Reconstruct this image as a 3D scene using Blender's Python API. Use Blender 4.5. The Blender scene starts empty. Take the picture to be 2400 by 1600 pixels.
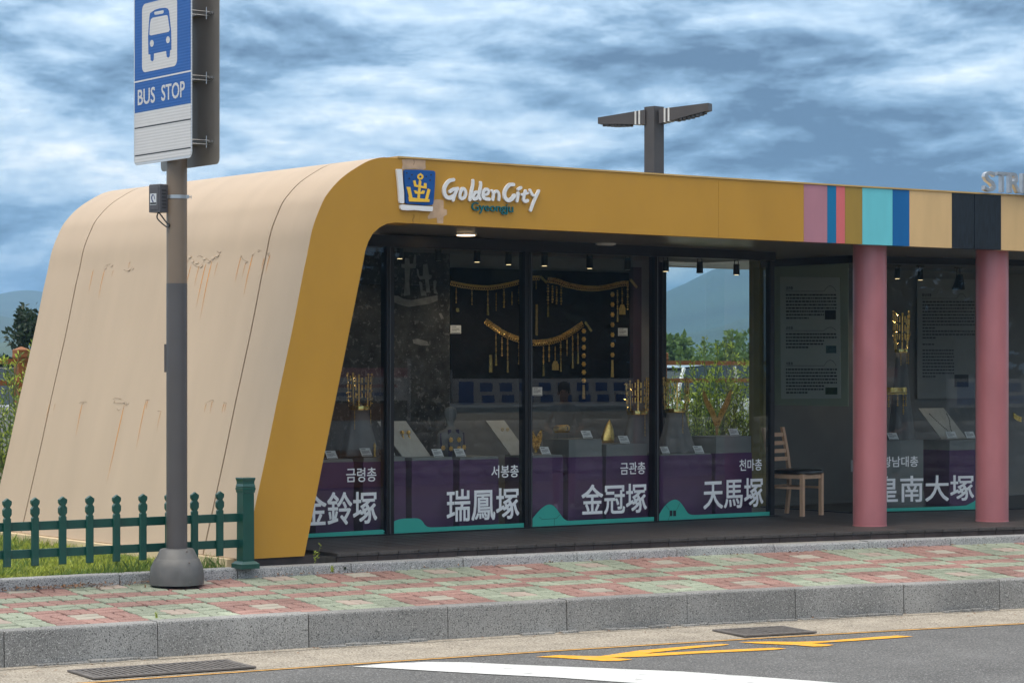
import bpy, bmesh, math, random
from math import sin, cos, pi, radians, sqrt, atan2, hypot
from mathutils import Vector, Matrix, noise
random.seed(7)
R = random.Random(11)
S = bpy.context.scene
COL = S.collection

# ------------------------------------------------------------------ camera
# World: X runs along the shop front (right and away), Y into the building, Z up (road = 0).
# 85 mm lens, level, raised a little with lens shift; eye 1.95 m above the road.
F_PX, HOR, CXP, ZC = 5667.0, 866.0, 1200.0, 1.95      # focal length, horizon and centre of the 2400 x 1600 photo
TH = radians(53.65); sT, cT = sin(TH), cos(TH)
U0, V0 = 13.4727, 18.0592
cam = bpy.data.cameras.new('camera'); cam.sensor_width = 36; cam.lens = F_PX / 2400 * 36
cam.shift_y = (HOR - 800) / 2400; cam.clip_start = 0.5; cam.clip_end = 20000
co = bpy.data.objects.new('camera', cam); COL.objects.link(co)
co.location = (-U0, -V0, ZC); co.rotation_euler = (pi / 2, 0, -math.asin(cT))
S.camera = co

# ------------------------------------------------------------------ world, sun, exposure
SUN_EL, SUN_AZ = radians(62), radians(196)             # azimuth of the direction the light comes from, from +X
W = bpy.data.worlds.new('World'); S.world = W; W.use_nodes = True
wn, wl = W.node_tree.nodes, W.node_tree.links
wn.clear()
def wnode(t, **k):
    n = wn.new(t)
    for a, b in k.items(): setattr(n, a, b)
    return n
wo = wnode('ShaderNodeOutputWorld')
sky = wnode('ShaderNodeTexSky', sky_type='NISHITA', sun_disc=False)
sky.sun_elevation = SUN_EL; sky.sun_rotation = pi / 2 - SUN_AZ; sky.air_density = 1.2; sky.dust_density = 1.5
b1 = wnode('ShaderNodeBackground'); b1.inputs[1].default_value = 0.10
wl.new(sky.outputs[0], b1.inputs[0])
tc = wnode('ShaderNodeTexCoord')
def wmath(op, a, b=None, c=None):
    n = wnode('ShaderNodeMath', operation=op)
    for i, v in enumerate((a, b, c)):
        if v is None: continue
        if isinstance(v, (int, float)): n.inputs[i].default_value = v
        else: wl.new(v, n.inputs[i])
    return n.outputs[0]
def wnoise(vec, scale, detail, rough=0.55, dist=0.0):
    n = wnode('ShaderNodeTexNoise'); n.inputs['Scale'].default_value = scale; n.inputs['Detail'].default_value = detail
    n.inputs['Roughness'].default_value = rough; n.inputs['Distortion'].default_value = dist
    wl.new(vec, n.inputs['Vector']); return n
mp = wnode('ShaderNodeMapping'); wl.new(tc.outputs['Generated'], mp.inputs['Vector'])
SKY_OFF = (11.0, 3.0, 8.0)
mp.inputs['Rotation'].default_value = (0, 0, -math.asin(cT) * -1)
mp.inputs['Scale'].default_value = (1.0, 1.0, 3.4)
mp.inputs['Location'].default_value = SKY_OFF
mp2 = wnode('ShaderNodeMapping'); wl.new(tc.outputs['Generated'], mp2.inputs['Vector']); mp2.inputs['Scale'].default_value = (1.0, 1.0, 3.0); mp2.inputs['Location'].default_value = SKY_OFF; mp2.inputs['Rotation'].default_value = mp.inputs['Rotation'].default_value
sz = wnode('ShaderNodeSeparateXYZ'); wl.new(tc.outputs['Generated'], sz.inputs[0])
up = wnode('ShaderNodeVectorMath', operation='ADD'); wl.new(mp2.outputs[0], up.inputs[0]); up.inputs[1].default_value = (0.0, 0.0, 0.020)
n1 = wnoise(mp.outputs[0], 5.0, 2.0, 0.5, 0.4)         # the large masses
n2 = wnoise(mp2.outputs[0], 11.0, 10.0, 0.58, 0.18)    # billows
n2u = wnoise(up.outputs[0], 11.0, 10.0, 0.58, 0.18)    # the same a little higher up: lights the tops, shades the undersides
n3 = wnoise(mp2.outputs[0], 48.0, 8.0, 0.62, 0.1)      # wisps
dens = wmath('MULTIPLY_ADD', wmath('SUBTRACT', n1.outputs['Fac'], 0.5), 1.55, 0.44)
dens = wmath('MULTIPLY_ADD', wmath('SUBTRACT', n2.outputs['Fac'], 0.5), 0.75, dens)
dens = wmath('MULTIPLY_ADD', wmath('SUBTRACT', n2.outputs['Fac'], n2u.outputs['Fac']), 1.5, dens)
dens = wmath('MULTIPLY_ADD', wmath('SUBTRACT', n3.outputs['Fac'], 0.5), 0.25, dens)
ramp = wnode('ShaderNodeValToRGB'); wl.new(dens, ramp.inputs[0])
cr = ramp.color_ramp
def s2l(*c): return tuple(((x / 255 + .055) / 1.055) ** 2.4 for x in c) + (1,)
cr.elements[0].position = 0.10; cr.elements[0].color = s2l(66, 98, 130)
cr.elements[1].position = 0.92; cr.elements[1].color = s2l(246, 248, 250)
for p_, c_ in ((0.33, s2l(112, 148, 180)), (0.50, s2l(156, 186, 212)), (0.66, s2l(190, 211, 228)), (0.78, s2l(218, 230, 238))):
    e_ = cr.elements.new(p_); e_.color = c_
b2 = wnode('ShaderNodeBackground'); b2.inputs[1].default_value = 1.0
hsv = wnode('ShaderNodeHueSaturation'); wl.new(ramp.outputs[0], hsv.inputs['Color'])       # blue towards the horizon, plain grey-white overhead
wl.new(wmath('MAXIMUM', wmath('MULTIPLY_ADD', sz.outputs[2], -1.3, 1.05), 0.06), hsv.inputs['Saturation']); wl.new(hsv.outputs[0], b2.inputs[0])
# an overcast sky is about three times as bright overhead as at the horizon (CIE overcast sky)
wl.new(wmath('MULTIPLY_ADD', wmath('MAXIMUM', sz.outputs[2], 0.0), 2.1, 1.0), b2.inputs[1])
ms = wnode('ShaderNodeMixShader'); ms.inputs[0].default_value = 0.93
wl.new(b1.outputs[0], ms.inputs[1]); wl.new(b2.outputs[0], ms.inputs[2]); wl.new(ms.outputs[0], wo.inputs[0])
SKY = dict(mp=mp, n1=n1, n2=n2, ramp=ramp, b2=b2)
sd = bpy.data.lights.new('sun', 'SUN'); sd.energy = 1.5; sd.angle = radians(28); sd.color = (1.0, 0.90, 0.74)
so = bpy.data.objects.new('sun', sd); COL.objects.link(so)
so.rotation_euler = Vector((cos(SUN_AZ) * cos(SUN_EL), sin(SUN_AZ) * cos(SUN_EL), sin(SUN_EL))).to_track_quat('Z', 'Y').to_euler()
so.location = (0, 0, 60)
vs = S.view_settings; vs.view_transform = 'Standard'; vs.look = 'None'; vs.gamma = 1.0; vs.exposure = 0.25
vs.use_curve_mapping = False
S.cycles.use_denoising = True; S.cycles.max_bounces = 8; S.cycles.transparent_max_bounces = 16
S.cycles.volume_bounces = 0
S.cycles.sample_clamp_indirect = 4.0

# ------------------------------------------------------------------ laying out: photo measurements -> places in the scene
def ray(x, y): return ((x - CXP) / F_PX, 1.0, -(y - HOR) / F_PX)
def toW(X, Y, Z): return Vector((X * sT + Y * cT - U0, -X * cT + Y * sT - V0, Z + ZC))
def at_z(x, y, z):
    r = ray(x, y); t = (z - ZC) / r[2]; return toW(r[0] * t, t, r[2] * t)
def at_v(x, y, v):
    r = ray(x, y); t = (v + V0) / (-r[0] * cT + sT); return toW(r[0] * t, t, r[2] * t)
def at_u(x, y, u):
    r = ray(x, y); t = (u + U0) / (r[0] * sT + cT); return toW(r[0] * t, t, r[2] * t)
def at_d(x, y, d): r = ray(x, y); return toW(r[0] * d, d, r[2] * d)
def zoomed(pts, ox, oy, sc): return [(ox + a / sc, oy + b / sc) for a, b in pts]

# ------------------------------------------------------------------ materials
MATS = {}
def lin(r, g, b):
    f = lambda c: ((c / 255 + .055) / 1.055) ** 2.4 if c > 10 else c / 255 / 12.92
    return (f(r), f(g), f(b), 1)
def mat(name, col, rough=.6, metal=0, var=.12, scale=6, bump=0, bscale=80, spec=.5, objvar=0, coat=0, speck=None, detail=5, stretch=None):
    if name in MATS: return MATS[name]
    m = bpy.data.materials.new(name); m.use_nodes = True; MATS[name] = m
    n, l = m.node_tree.nodes, m.node_tree.links
    b = n['Principled BSDF']; b.inputs['Roughness'].default_value = rough; b.inputs['Metallic'].default_value = metal
    b.inputs['Specular IOR Level'].default_value = spec; b.inputs['Coat Weight'].default_value = coat
    g = n.new('ShaderNodeNewGeometry'); pos = g.outputs['Position']
    if stretch:
        mm = n.new('ShaderNodeMapping'); mm.inputs['Scale'].default_value = stretch; l.new(pos, mm.inputs[0]); pos = mm.outputs[0]
    c4 = tuple(col[:3]) + (1,)
    out = None
    if var:
        t = n.new('ShaderNodeTexNoise'); t.inputs['Scale'].default_value = scale; t.inputs['Detail'].default_value = detail; l.new(pos, t.inputs['Vector'])
        mx = n.new('ShaderNodeMix'); mx.data_type = 'RGBA'; l.new(t.outputs['Fac'], mx.inputs['Factor'])
        mr = n.new('ShaderNodeMapRange'); mr.inputs[1].default_value = .3; mr.inputs[2].default_value = .7
        l.new(t.outputs['Fac'], mr.inputs[0]); l.new(mr.outputs[0], mx.inputs['Factor'])
        mx.inputs['A'].default_value = tuple(x * (1 - var) for x in c4[:3]) + (1,)
        mx.inputs['B'].default_value = tuple(min(1, x * (1 + var)) for x in c4[:3]) + (1,)
        out = mx.outputs['Result']
    if speck:                                           # (scale, dark colour, light colour, amount): mineral grains
        for i, (sc, cc, th) in enumerate(speck):
            t = n.new('ShaderNodeTexNoise'); t.inputs['Scale'].default_value = sc; t.inputs['Detail'].default_value = 2; l.new(g.outputs['Position'], t.inputs['Vector'])
            mr = n.new('ShaderNodeMapRange'); mr.inputs[1].default_value = th; mr.inputs[2].default_value = th + .08; l.new(t.outputs['Fac'], mr.inputs[0])
            mx = n.new('ShaderNodeMix'); mx.data_type = 'RGBA'; l.new(mr.outputs[0], mx.inputs['Factor'])
            if out: l.new(out, mx.inputs['A'])
            else: mx.inputs['A'].default_value = c4
            mx.inputs['B'].default_value = tuple(cc) + (1,); out = mx.outputs['Result']
            off = n.new('ShaderNodeVectorMath'); off.inputs[1].default_value = (17.3 * (i + 1), 5.1, 9.7); l.new(g.outputs['Position'], off.inputs[0]); l.new(off.outputs[0], t.inputs['Vector'])
    if objvar:
        oi = n.new('ShaderNodeObjectInfo'); hs = n.new('ShaderNodeHueSaturation')
        mr = n.new('ShaderNodeMapRange'); mr.inputs[3].default_value = 1 - objvar; mr.inputs[4].default_value = 1 + objvar
        l.new(oi.outputs['Random'], mr.inputs[0]); l.new(mr.outputs[0], hs.inputs['Value'])
        if out: l.new(out, hs.inputs['Color'])
        else: hs.inputs['Color'].default_value = c4
        out = hs.outputs[0]
    if out: l.new(out, b.inputs['Base Color'])
    else: b.inputs['Base Color'].default_value = c4
    if bump:
        t = n.new('ShaderNodeTexNoise'); t.inputs['Scale'].default_value = bscale; t.inputs['Detail'].default_value = 4; l.new(pos, t.inputs['Vector'])
        bp = n.new('ShaderNodeBump'); bp.inputs['Strength'].default_value = 1; bp.inputs['Distance'].default_value = bump
        l.new(t.outputs['Fac'], bp.inputs['Height']); l.new(bp.outputs[0], b.inputs['Normal'])
    return m
def nodes_of(m): return m.node_tree.nodes, m.node_tree.links, m.node_tree.nodes['Principled BSDF']
def mat_glass(name, tint=(.95, .97, .96), ior=1.5, rough=0.0):
    m = bpy.data.materials.new(name); m.use_nodes = True; MATS[name] = m
    n, l = m.node_tree.nodes, m.node_tree.links; n.clear()
    o = n.new('ShaderNodeOutputMaterial'); fr = n.new('ShaderNodeFresnel'); fr.inputs[0].default_value = ior
    t = n.new('ShaderNodeBsdfTransparent'); t.inputs[0].default_value = tuple(tint) + (1,)
    g = n.new('ShaderNodeBsdfGlossy'); g.inputs['Roughness'].default_value = rough
    x = n.new('ShaderNodeMixShader'); ge = n.new('ShaderNodeNewGeometry'); iv = n.new('ShaderNodeMath'); iv.operation = 'SUBTRACT'; iv.inputs[0].default_value = 1; l.new(ge.outputs['Backfacing'], iv.inputs[1]); mu = n.new('ShaderNodeMath'); mu.operation = 'MULTIPLY'; l.new(fr.outputs[0], mu.inputs[0]); l.new(iv.outputs[0], mu.inputs[1]); mv = n.new('ShaderNodeMath'); mv.operation = 'MULTIPLY'; l.new(mu.outputs[0], mv.inputs[0]); mv.inputs[1].default_value = 1.35      # both faces of the sheet
    l.new(mv.outputs[0], x.inputs[0]); l.new(t.outputs[0], x.inputs[1]); l.new(g.outputs[0], x.inputs[2]); l.new(x.outputs[0], o.inputs[0])
    return m
def mat_emit(name, col, st):
    m = bpy.data.materials.new(name); m.use_nodes = True; MATS[name] = m
    b = m.node_tree.nodes['Principled BSDF']; b.inputs['Base Color'].default_value = tuple(col) + (1,)
    b.inputs['Emission Color'].default_value = tuple(col) + (1,); b.inputs['Emission Strength'].default_value = st
    return m
def mat_alpha(name, col, rough=.8):                    # decal whose cover follows the mesh attribute "a"
    m = mat(name, col, rough, var=.25, scale=40); n, l, b = nodes_of(m)
    a = n.new('ShaderNodeAttribute'); a.attribute_name = 'a'; l.new(a.outputs['Fac'], b.inputs['Alpha']); return m

# ------------------------------------------------------------------ mesh building
class MB:
    def __init__(s): s.v = []; s.f = []; s.a = None
    def add(s, vs, fs):
        o = len(s.v); s.v += [tuple(p) for p in vs]; s.f += [tuple(i + o for i in f) for f in fs]; return s
    def box(s, x0, x1, y0, y1, z0, z1):
        return s.add([(x0, y0, z0), (x1, y0, z0), (x1, y1, z0), (x0, y1, z0), (x0, y0, z1), (x1, y0, z1), (x1, y1, z1), (x0, y1, z1)],
                     [(0, 3, 2, 1), (4, 5, 6, 7), (0, 1, 5, 4), (1, 2, 6, 5), (2, 3, 7, 6), (3, 0, 4, 7)])
    def obox(s, c, ax, hx, hy, z0, z1, ch=0.0):         # box standing at c, turned by ax; optional chamfered vertical and top edges
        c = Vector(c); e = Vector((cos(ax), sin(ax), 0)); n = Vector((-sin(ax), cos(ax), 0))
        def ring(h1, h2, z): return [c + e * a * h1 + n * b * h2 + Vector((0, 0, z - c.z)) for a, b in ((-1, -1), (1, -1), (1, 1), (-1, 1))]
        if ch: rings = [ring(hx, hy, z0), ring(hx, hy, z1 - ch), ring(hx - ch, hy - ch, z1)]
        else: rings = [ring(hx, hy, z0), ring(hx, hy, z1)]
        return s.loft(rings, True, True)
    def loft(s, rings, cap0=False, cap1=False, close=True):
        o = len(s.v); k = len(rings[0])
        for r in rings: s.v += [tuple(p) for p in r]
        for i in range(len(rings) - 1):
            for j in range(k if close else k - 1):
                j2 = (j + 1) % k; s.f.append((o + i * k + j, o + i * k + j2, o + (i + 1) * k + j2, o + (i + 1) * k + j))
        if cap0: s.f.append(tuple(o + j for j in range(k - 1, -1, -1)))
        if cap1: s.f.append(tuple(o + (len(rings) - 1) * k + j for j in range(k)))
        return s
    def prism(s, poly, d):                              # polygon of 3D points swept by vector d
        d = Vector(d); a = [Vector(p) for p in poly]; return s.loft([a, [p + d for p in a]], True, True)
    def tube(s, pts, r, k=8, cap=True):
        pts = [Vector(p) for p in pts]; n = len(pts); rs = r if isinstance(r, (list, tuple)) else [r] * n
        t0 = (pts[1] - pts[0]).normalized(); up = Vector((0, 0, 1)) if abs(t0.z) < .9 else Vector((1, 0, 0))
        nn = t0.cross(up).normalized(); rings = []
        for i, p in enumerate(pts):
            t = (pts[min(i + 1, n - 1)] - pts[max(i - 1, 0)]).normalized()
            nn = (nn - t * nn.dot(t)).normalized(); bb = t.cross(nn)
            rings.append([p + (nn * cos(2 * pi * j / k) + bb * sin(2 * pi * j / k)) * rs[i] for j in range(k)])
        return s.loft(rings, cap, cap)
    def lathe(s, c, prof, k=24, sx=1, sy=1):
        c = Vector(c); return s.loft([[c + Vector((r * cos(2 * pi * j / k) * sx, r * sin(2 * pi * j / k) * sy, z)) for j in range(k)] for r, z in prof], True, True)
    def ball(s, c, r, k=8, m=5, sz=1.0):
        pr = [(max(r * sin(pi * i / m), 1e-4), -r * sz * cos(pi * i / m)) for i in range(m + 1)]
        return s.lathe(c, pr, k)
    def sheet(s, pts): return s.add(pts, [tuple(range(len(pts)))])
    def mesh(s, name, smooth=False):
        m = bpy.data.meshes.new(name); m.from_pydata(s.v, [], s.f); m.validate()
        if smooth: m.polygons.foreach_set('use_smooth', [True] * len(m.polygons))
        if s.a is not None and len(s.a) == len(m.vertices):
            at = m.attributes.new('a', 'FLOAT', 'POINT'); at.data.foreach_set('value', s.a)
        m.update(); return m
def obj(name, mb, material, parent=None, smooth=False, auto=None):
    m = mb.mesh(name, smooth) if isinstance(mb, MB) else mb
    if not m.materials: m.materials.append(MATS[material] if isinstance(material, str) else material)
    o = bpy.data.objects.new(name, m); COL.objects.link(o)
    if parent is not None: o.parent = parent; o.matrix_parent_inverse = Matrix.Translation(-parent.location)
    if auto is not None:
        m.polygons.foreach_set('use_smooth', [True] * len(m.polygons))
        bm = bmesh.new(); bm.from_mesh(m); ca = radians(auto)
        for e in bm.edges:
            if len(e.link_faces) == 2 and e.calc_face_angle(0) > ca: e.smooth = False
        bm.to_mesh(m); bm.free()
    return o
def tag(o, label=None, cat=None, group=None, kind=None):
    if label: o['label'] = label
    if cat: o['category'] = cat
    if group: o['group'] = group
    if kind: o['kind'] = kind
    return o
def thing(name, loc, label, cat, group=None):
    o = bpy.data.objects.new(name, None); o.empty_display_size = .1; o.location = loc; COL.objects.link(o)
    return tag(o, label, cat, group)
def recalc(m):
    bm = bmesh.new(); bm.from_mesh(m); bmesh.ops.recalc_face_normals(bm, faces=bm.faces); bm.to_mesh(m); bm.free(); return m
_TXT = {}
def text2d(body, bold=0.0, res=3):
    k = (body, bold, res)
    if k not in _TXT:
        c = bpy.data.curves.new('tmp', 'FONT'); c.body = body; c.size = 1; c.resolution_u = res; c.offset = bold
        o = bpy.data.objects.new('tmp', c); COL.objects.link(o); bpy.context.view_layer.update()
        m = bpy.data.meshes.new_from_object(o.evaluated_get(bpy.context.evaluated_depsgraph_get()))
        vs = [(v.co.x, v.co.y) for v in m.vertices]; fs = [tuple(p.vertices) for p in m.polygons]
        bpy.data.objects.remove(o); bpy.data.curves.remove(c); bpy.data.meshes.remove(m)
        x0 = min(p[0] for p in vs); x1 = max(p[0] for p in vs); y0 = min(p[1] for p in vs); y1 = max(p[1] for p in vs)
        _TXT[k] = ([((p[0] - x0) / (x1 - x0), (p[1] - y0) / (y1 - y0)) for p in vs], fs)
    return _TXT[k]
def text_on(mb, body, o, ex, ez, bold=0.0, th=0.0, nrm=None, res=3):
    """lay the word into the box at o spanned by the vectors ex and ez; th > 0 gives it depth along nrm; bold (share of the height) thickens it with shifted layers"""
    o, ex, ez = Vector(o), Vector(ex), Vector(ez)
    if bold:
        up = ex.cross(ez).normalized(); d = ez.length * bold; xs, zs = ex.normalized(), ez.normalized(); o2 = o + xs * d + zs * d; ex2 = ex - xs * 2 * d; ez2 = ez - zs * 2 * d
        for i, (a, b) in enumerate(((-1, -1), (1, -1), (1, 1), (-1, 1), (0, 0), (-1, 0), (1, 0))):
            text_on(mb, body, o2 + xs * d * a + zs * d * b + up * .00012 * i, ex2, ez2, 0, th + (.00012 * i if th else 0), nrm, res)
        return mb
    vs, fs = text2d(body, 0.0, res)
    P = [o + ex * a + ez * b for a, b in vs]
    if th <= 0: return mb.add(P, fs)
    nrm = Vector(nrm).normalized() * th; base = len(P); Q = [p + nrm for p in P]
    cnt = {}
    for f in fs:
        for i in range(len(f)):
            e = (f[i], f[(i + 1) % len(f)]); cnt[e] = cnt.get(e, 0) + 1
    sides = [(a, b, b + base, a + base) for (a, b) in cnt if (b, a) not in cnt]
    return mb.add(P + Q, [tuple(i + base for i in f) for f in fs] + [tuple(reversed(f)) for f in fs] + sides)
def stroke(mb, pts, w, off, th, nrm, cap=True, k=5):
    """brush stroke: polyline on a plane, half width w (number or list), swept th along nrm, lifted by off"""
    nrm = Vector(nrm).normalized(); P = [Vector(p) for p in pts]; n = len(P); ws = w if isinstance(w, (list, tuple)) else [w] * n
    L, Rr = [], []
    for i in range(n):
        t = (P[min(i + 1, n - 1)] - P[max(i - 1, 0)]).normalized(); sd_ = nrm.cross(t).normalized()
        L.append(P[i] + sd_ * ws[i]); Rr.append(P[i] - sd_ * ws[i])
    poly = list(L)
    def arc(c, a, b, w_):
        d0 = (a - c); t_ = nrm.cross(d0).normalized() * -w_
        return [c + d0 * cos(pi * i / (k + 1)) + t_ * sin(pi * i / (k + 1)) for i in range(1, k + 1)]
    if cap: poly += arc(P[-1], L[-1], Rr[-1], ws[-1])
    poly += Rr[::-1]
    if cap: poly += arc(P[0], Rr[0], L[0], ws[0])
    mb.prism([p + nrm * off for p in poly], nrm * th)
def smooth_line(pts, n=5):
    """Catmull-Rom through the given 2D or 3D points"""
    P = [Vector(p) for p in pts]; out = []
    for i in range(len(P) - 1):
        a, b, c, d = P[max(i - 1, 0)], P[i], P[i + 1], P[min(i + 2, len(P) - 1)]
        for j in range(n):
            t = j / n; out.append(.5 * ((2 * b) + (c - a) * t + (2 * a - 5 * b + 4 * c - d) * t * t + (3 * b - a - 3 * c + d) * t ** 3))
    return out + [P[-1]]
# ------------------------------------------------------------------ the setting: ground, road, kerbs, pavement
def kf(u): return -4.3433 - .20044 * u - .00921 * u * u          # street face of the front kerb
def kr(u): return -2.1691 - .14706 * u - .009193 * u * u         # face of the low kerb at the back of the pavement
def dk(u): return -1.8067 - .1292 * u - .01614 * u * u           # front edge of the deck
def slope(f, u): return (f(u + .01) - f(u - .01)) / .02
def off(f, u, d):                                                 # point at distance d behind curve f
    m = slope(f, u); q = sqrt(1 + m * m); return u - d * m / q, f(u) + d / q
ZK, ZR, ZKR, ZD = .25, .35, .412, .475                            # front kerb top, pavement at the back, back kerb top, deck
mat('asphalt', (.125, .122, .118), .85, var=.25, scale=1.6, bump=.006, bscale=80, speck=[(70, (.04, .04, .04), .54), (85, (.27, .265, .26), .57), (45, (.45, .44, .42), .70)])
mat('gutter_concrete', (.34, .295, .235), .9, var=.22, scale=3.5, bump=.003, bscale=120, speck=[(60, (.15, .12, .09), .56), (75, (.62, .56, .47), .58)])
mat('granite', (.25, .245, .235), .75, var=.3, scale=1.7, bump=.002, bscale=120, speck=[(110, (.09, .088, .084), .54), (120, (.42, .41, .39), .57)], objvar=.10, detail=7)
mat('granite_low', (.32, .32, .32), .75, var=.2, scale=2.5, bump=.002, bscale=120, speck=[(110, (.10, .10, .10), .54), (120, (.55, .54, .53), .57)], objvar=.07)
mat('bed_sand', (.035, .03, .022), .95, var=.3, scale=20)
mat('soil', (.15, .13, .08), .95, var=.3, scale=3, bump=.01, bscale=30)
mat('lawn_soil', (.13, .16, .04), .95, var=.3, scale=6)
mat('yellow_paint', lin(240, 170, 40), .7, var=.10, scale=9, speck=[(70, (.22, .18, .11), .62), (9, (.55, .38, .12), .62)])
mat('edge_line_paint', lin(206, 156, 86), .8, var=.25, scale=14, speck=[(120, (.30, .26, .2), .60)])
mat('white_paint', (.66, .66, .64), .7, var=.10, scale=6, speck=[(70, (.30, .30, .30), .64), (9, (.45, .45, .44), .64)])
def strip(f0, f1, us, z0, z1=None):
    mb = MB(); z1 = z0 if z1 is None else z1; P = [];
    for u in us: P += [(u, f0(u), z0), (u, f1(u), z1)]
    return mb.add(P, [(2 * i, 2 * i + 2, 2 * i + 3, 2 * i + 1) for i in range(len(us) - 1)])
US = [-60, -40, -25, -16] + [-12 + .5 * i for i in range(45)] + [12, 16, 25, 40, 60]
cl = lambda f: (lambda u: f(max(-9.5, min(9.5, u))))
# one great sheet of ground to the horizon, a little below the road on the street side, banked up behind the building
g = MB(); uu = [-5000, -600, -60, -20, -9, -6, -4, -2, 0, 2, 4, 6, 9, 14, 25, 60, 600, 5000]
prof = [(-5000, -.03), (-60, -.03), (-13, -.03), (None, -.03), ('k', .34), (3.1, .36), (4.4, .42), (5.2, .80), (6.6, .80), (8.5, .50), (40, .5), (300, .5), (5000, .5)]
P = []
for u in uu:
    for v, z in prof: P.append((u, cl(kf)(u) + .12 if v is None else (cl(kr)(u) + .12 if v == 'k' else v), z))
m_ = len(prof); g.add(P, [(i * m_ + j, (i + 1) * m_ + j, (i + 1) * m_ + j + 1, i * m_ + j + 1) for i in range(len(uu) - 1) for j in range(m_ - 1)])
tag(obj('ground', g, 'soil'), kind='structure')
GUT = .93
tag(obj('road', strip(lambda u: -13.0, lambda u: cl(kf)(u) - GUT + .02, US, 0.0), 'asphalt'), kind='structure')
gut = tag(obj('gutter', strip(lambda u: cl(kf)(u) - GUT, lambda u: cl(kf)(u) + .02, US, .006, .012), 'gutter_concrete'), kind='structure')
tag(obj('edge_line', strip(lambda u: cl(kf)(u) - GUT - .045, lambda u: cl(kf)(u) - GUT - .002, US, .0045), 'edge_line_paint'), kind='structure')
seam = strip(lambda u: cl(kf)(u) - .135, lambda u: cl(kf)(u) - .122, [-8 + .25 * i for i in range(52)], .0125)
mat('joint_dark', (.045, .04, .035), .95, var=.3, scale=20)
obj('seam', seam, 'joint_dark', gut)

def kerb(name, f, joints, z0, z1, wd, material):
    mb0 = strip(lambda u: off(f, u, .004)[1], lambda u: off(f, u, wd - .004)[1], [joints[0] + (joints[-1] - joints[0]) * i / 40 for i in range(41)], z1 - .03)
    root = tag(obj(name, mb0, 'joint_dark'), kind='structure')
    for a, b in zip(joints[:-1], joints[1:]):
        gap = .0035; n = 4; mb = MB(); rings = []
        dz = R.uniform(-.004, .004); dv = R.uniform(-.004, .004)
        for i in range(n + 1):
            u = a + gap + (b - a - 2 * gap) * i / n
            def pt(d, z): x, y = off(f, u, d + dv); return (x, y, z + (dz if z > z0 else 0))
            rings.append([pt(-.012, z0), pt(0, z1 - .014), pt(.004, z1 - .004), pt(.014, z1), pt(wd - .008, z1), pt(wd, z1 - .008), pt(wd, z0)])
        mb.loft(rings, True, True); me = recalc(mb.mesh('kerb_stone')); obj('kerb_stone', me, material, root)
    return root
kerb('kerb', kf, [-9.9, -8.9, -7.87, -6.80, -5.727, -4.608, -3.52, -2.546, -1.522, -.565, .419, 1.314, 2.25, 3.2, 4.15, 5.1], -.06, ZK, .15, 'granite')
kerb('back_kerb', kr, [-9.1, -8.1, -7.05, -6.0, -5.07, -4.09, -3.1, -2.08, -1.0, -.02, .97, 1.95, 2.83, 3.8, 4.8, 5.8, 6.8], .28, ZKR, .15, 'granite_low')

# pavement of S-shaped blocks: baskets of two, three-by-three squares in red and green with pale hearts
UN = .225
arc = [(-9.0, 0.0)]
while arc[-1][0] < 7: u = arc[-1][0]; arc.append((u + .05, arc[-1][1] + .05 * sqrt(1 + slope(kf, u) ** 2)))
def u_at(s):
    i = max(0, min(len(arc) - 2, int(s / .0509)))
    while i > 0 and arc[i][1] > s: i -= 1
    while i < len(arc) - 2 and arc[i + 1][1] < s: i += 1
    a, b = arc[i], arc[i + 1]; return a[0] + (b[0] - a[0]) * (s - a[1]) / (b[1] - a[1])
def s_at(u): return min(arc, key=lambda q: abs(q[0] - u))[1]
def zp(t): return ZK - .006 + (ZR - ZK) * t / 1.95
def paver_pts(L, Wd, gap=.0075):
    pts = []; n = 8; m2 = 3
    a, b = .010, .007
    for i in range(n): x = -L / 2 + L * i / n; pts.append((x, -Wd / 2 + gap + a * sin(2 * pi * x / L)))
    for i in range(m2): y = -Wd / 2 + Wd * i / m2; pts.append((L / 2 - gap + b * sin(2 * pi * y / Wd), y))
    for i in range(n): x = L / 2 - L * i / n; pts.append((x, Wd / 2 - gap + a * sin(2 * pi * x / L)))
    for i in range(m2): y = Wd / 2 - Wd * i / m2; pts.append((-L / 2 + gap + b * sin(2 * pi * y / Wd), y))
    return pts
PP = paver_pts(UN, UN / 2)
def paver_mesh():
    mb = MB(); k = len(PP)
    mb.loft([[(x, y, -.035) for x, y in PP], [(x, y, -.005) for x, y in PP], [(x * .965, y * .93, 0) for x, y in PP]], False, True); return mb
pv_sp = [(330, (.5, .5, .48), .66)]
mat('paver_red', (.30, .175, .148), .9, var=.3, scale=1.7, bump=.0012, bscale=300, objvar=.13, speck=[(110, (.20, .09, .07), .56), (120, (.52, .32, .27), .60)])
mat('paver_green', (.285, .31, .235), .9, var=.28, scale=1.7, bump=.0012, bscale=300, objvar=.13, speck=[(110, (.17, .21, .14), .56), (120, (.47, .53, .40), .60)])
mat('paver_pale', (.37, .335, .275), .9, var=.12, scale=2.0, bump=.0012, bscale=300, objvar=.08, speck=[(240, (.30, .26, .2), .60)])
mat('paver_blush', (.37, .30, .25), .9, var=.12, scale=2.0, bump=.0012, bscale=300, objvar=.08, speck=[(240, (.30, .22, .18), .60)])
PM = {}
for c in ('paver_red', 'paver_green', 'paver_pale', 'paver_blush'):
    PM[c] = paver_mesh().mesh('paver'); PM[c].materials.append(MATS[c])
mb = MB(); P = []; us_ = [-9 + .5 * i for i in range(33)]
for u in us_:
    a = off(kf, u, .1); P += [(a[0], a[1], ZK - .03), (u, kr(u) + .05, ZR - .03)]
mb.add(P, [(2 * i, 2 * i + 2, 2 * i + 3, 2 * i + 1) for i in range(len(us_) - 1)])
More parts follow.
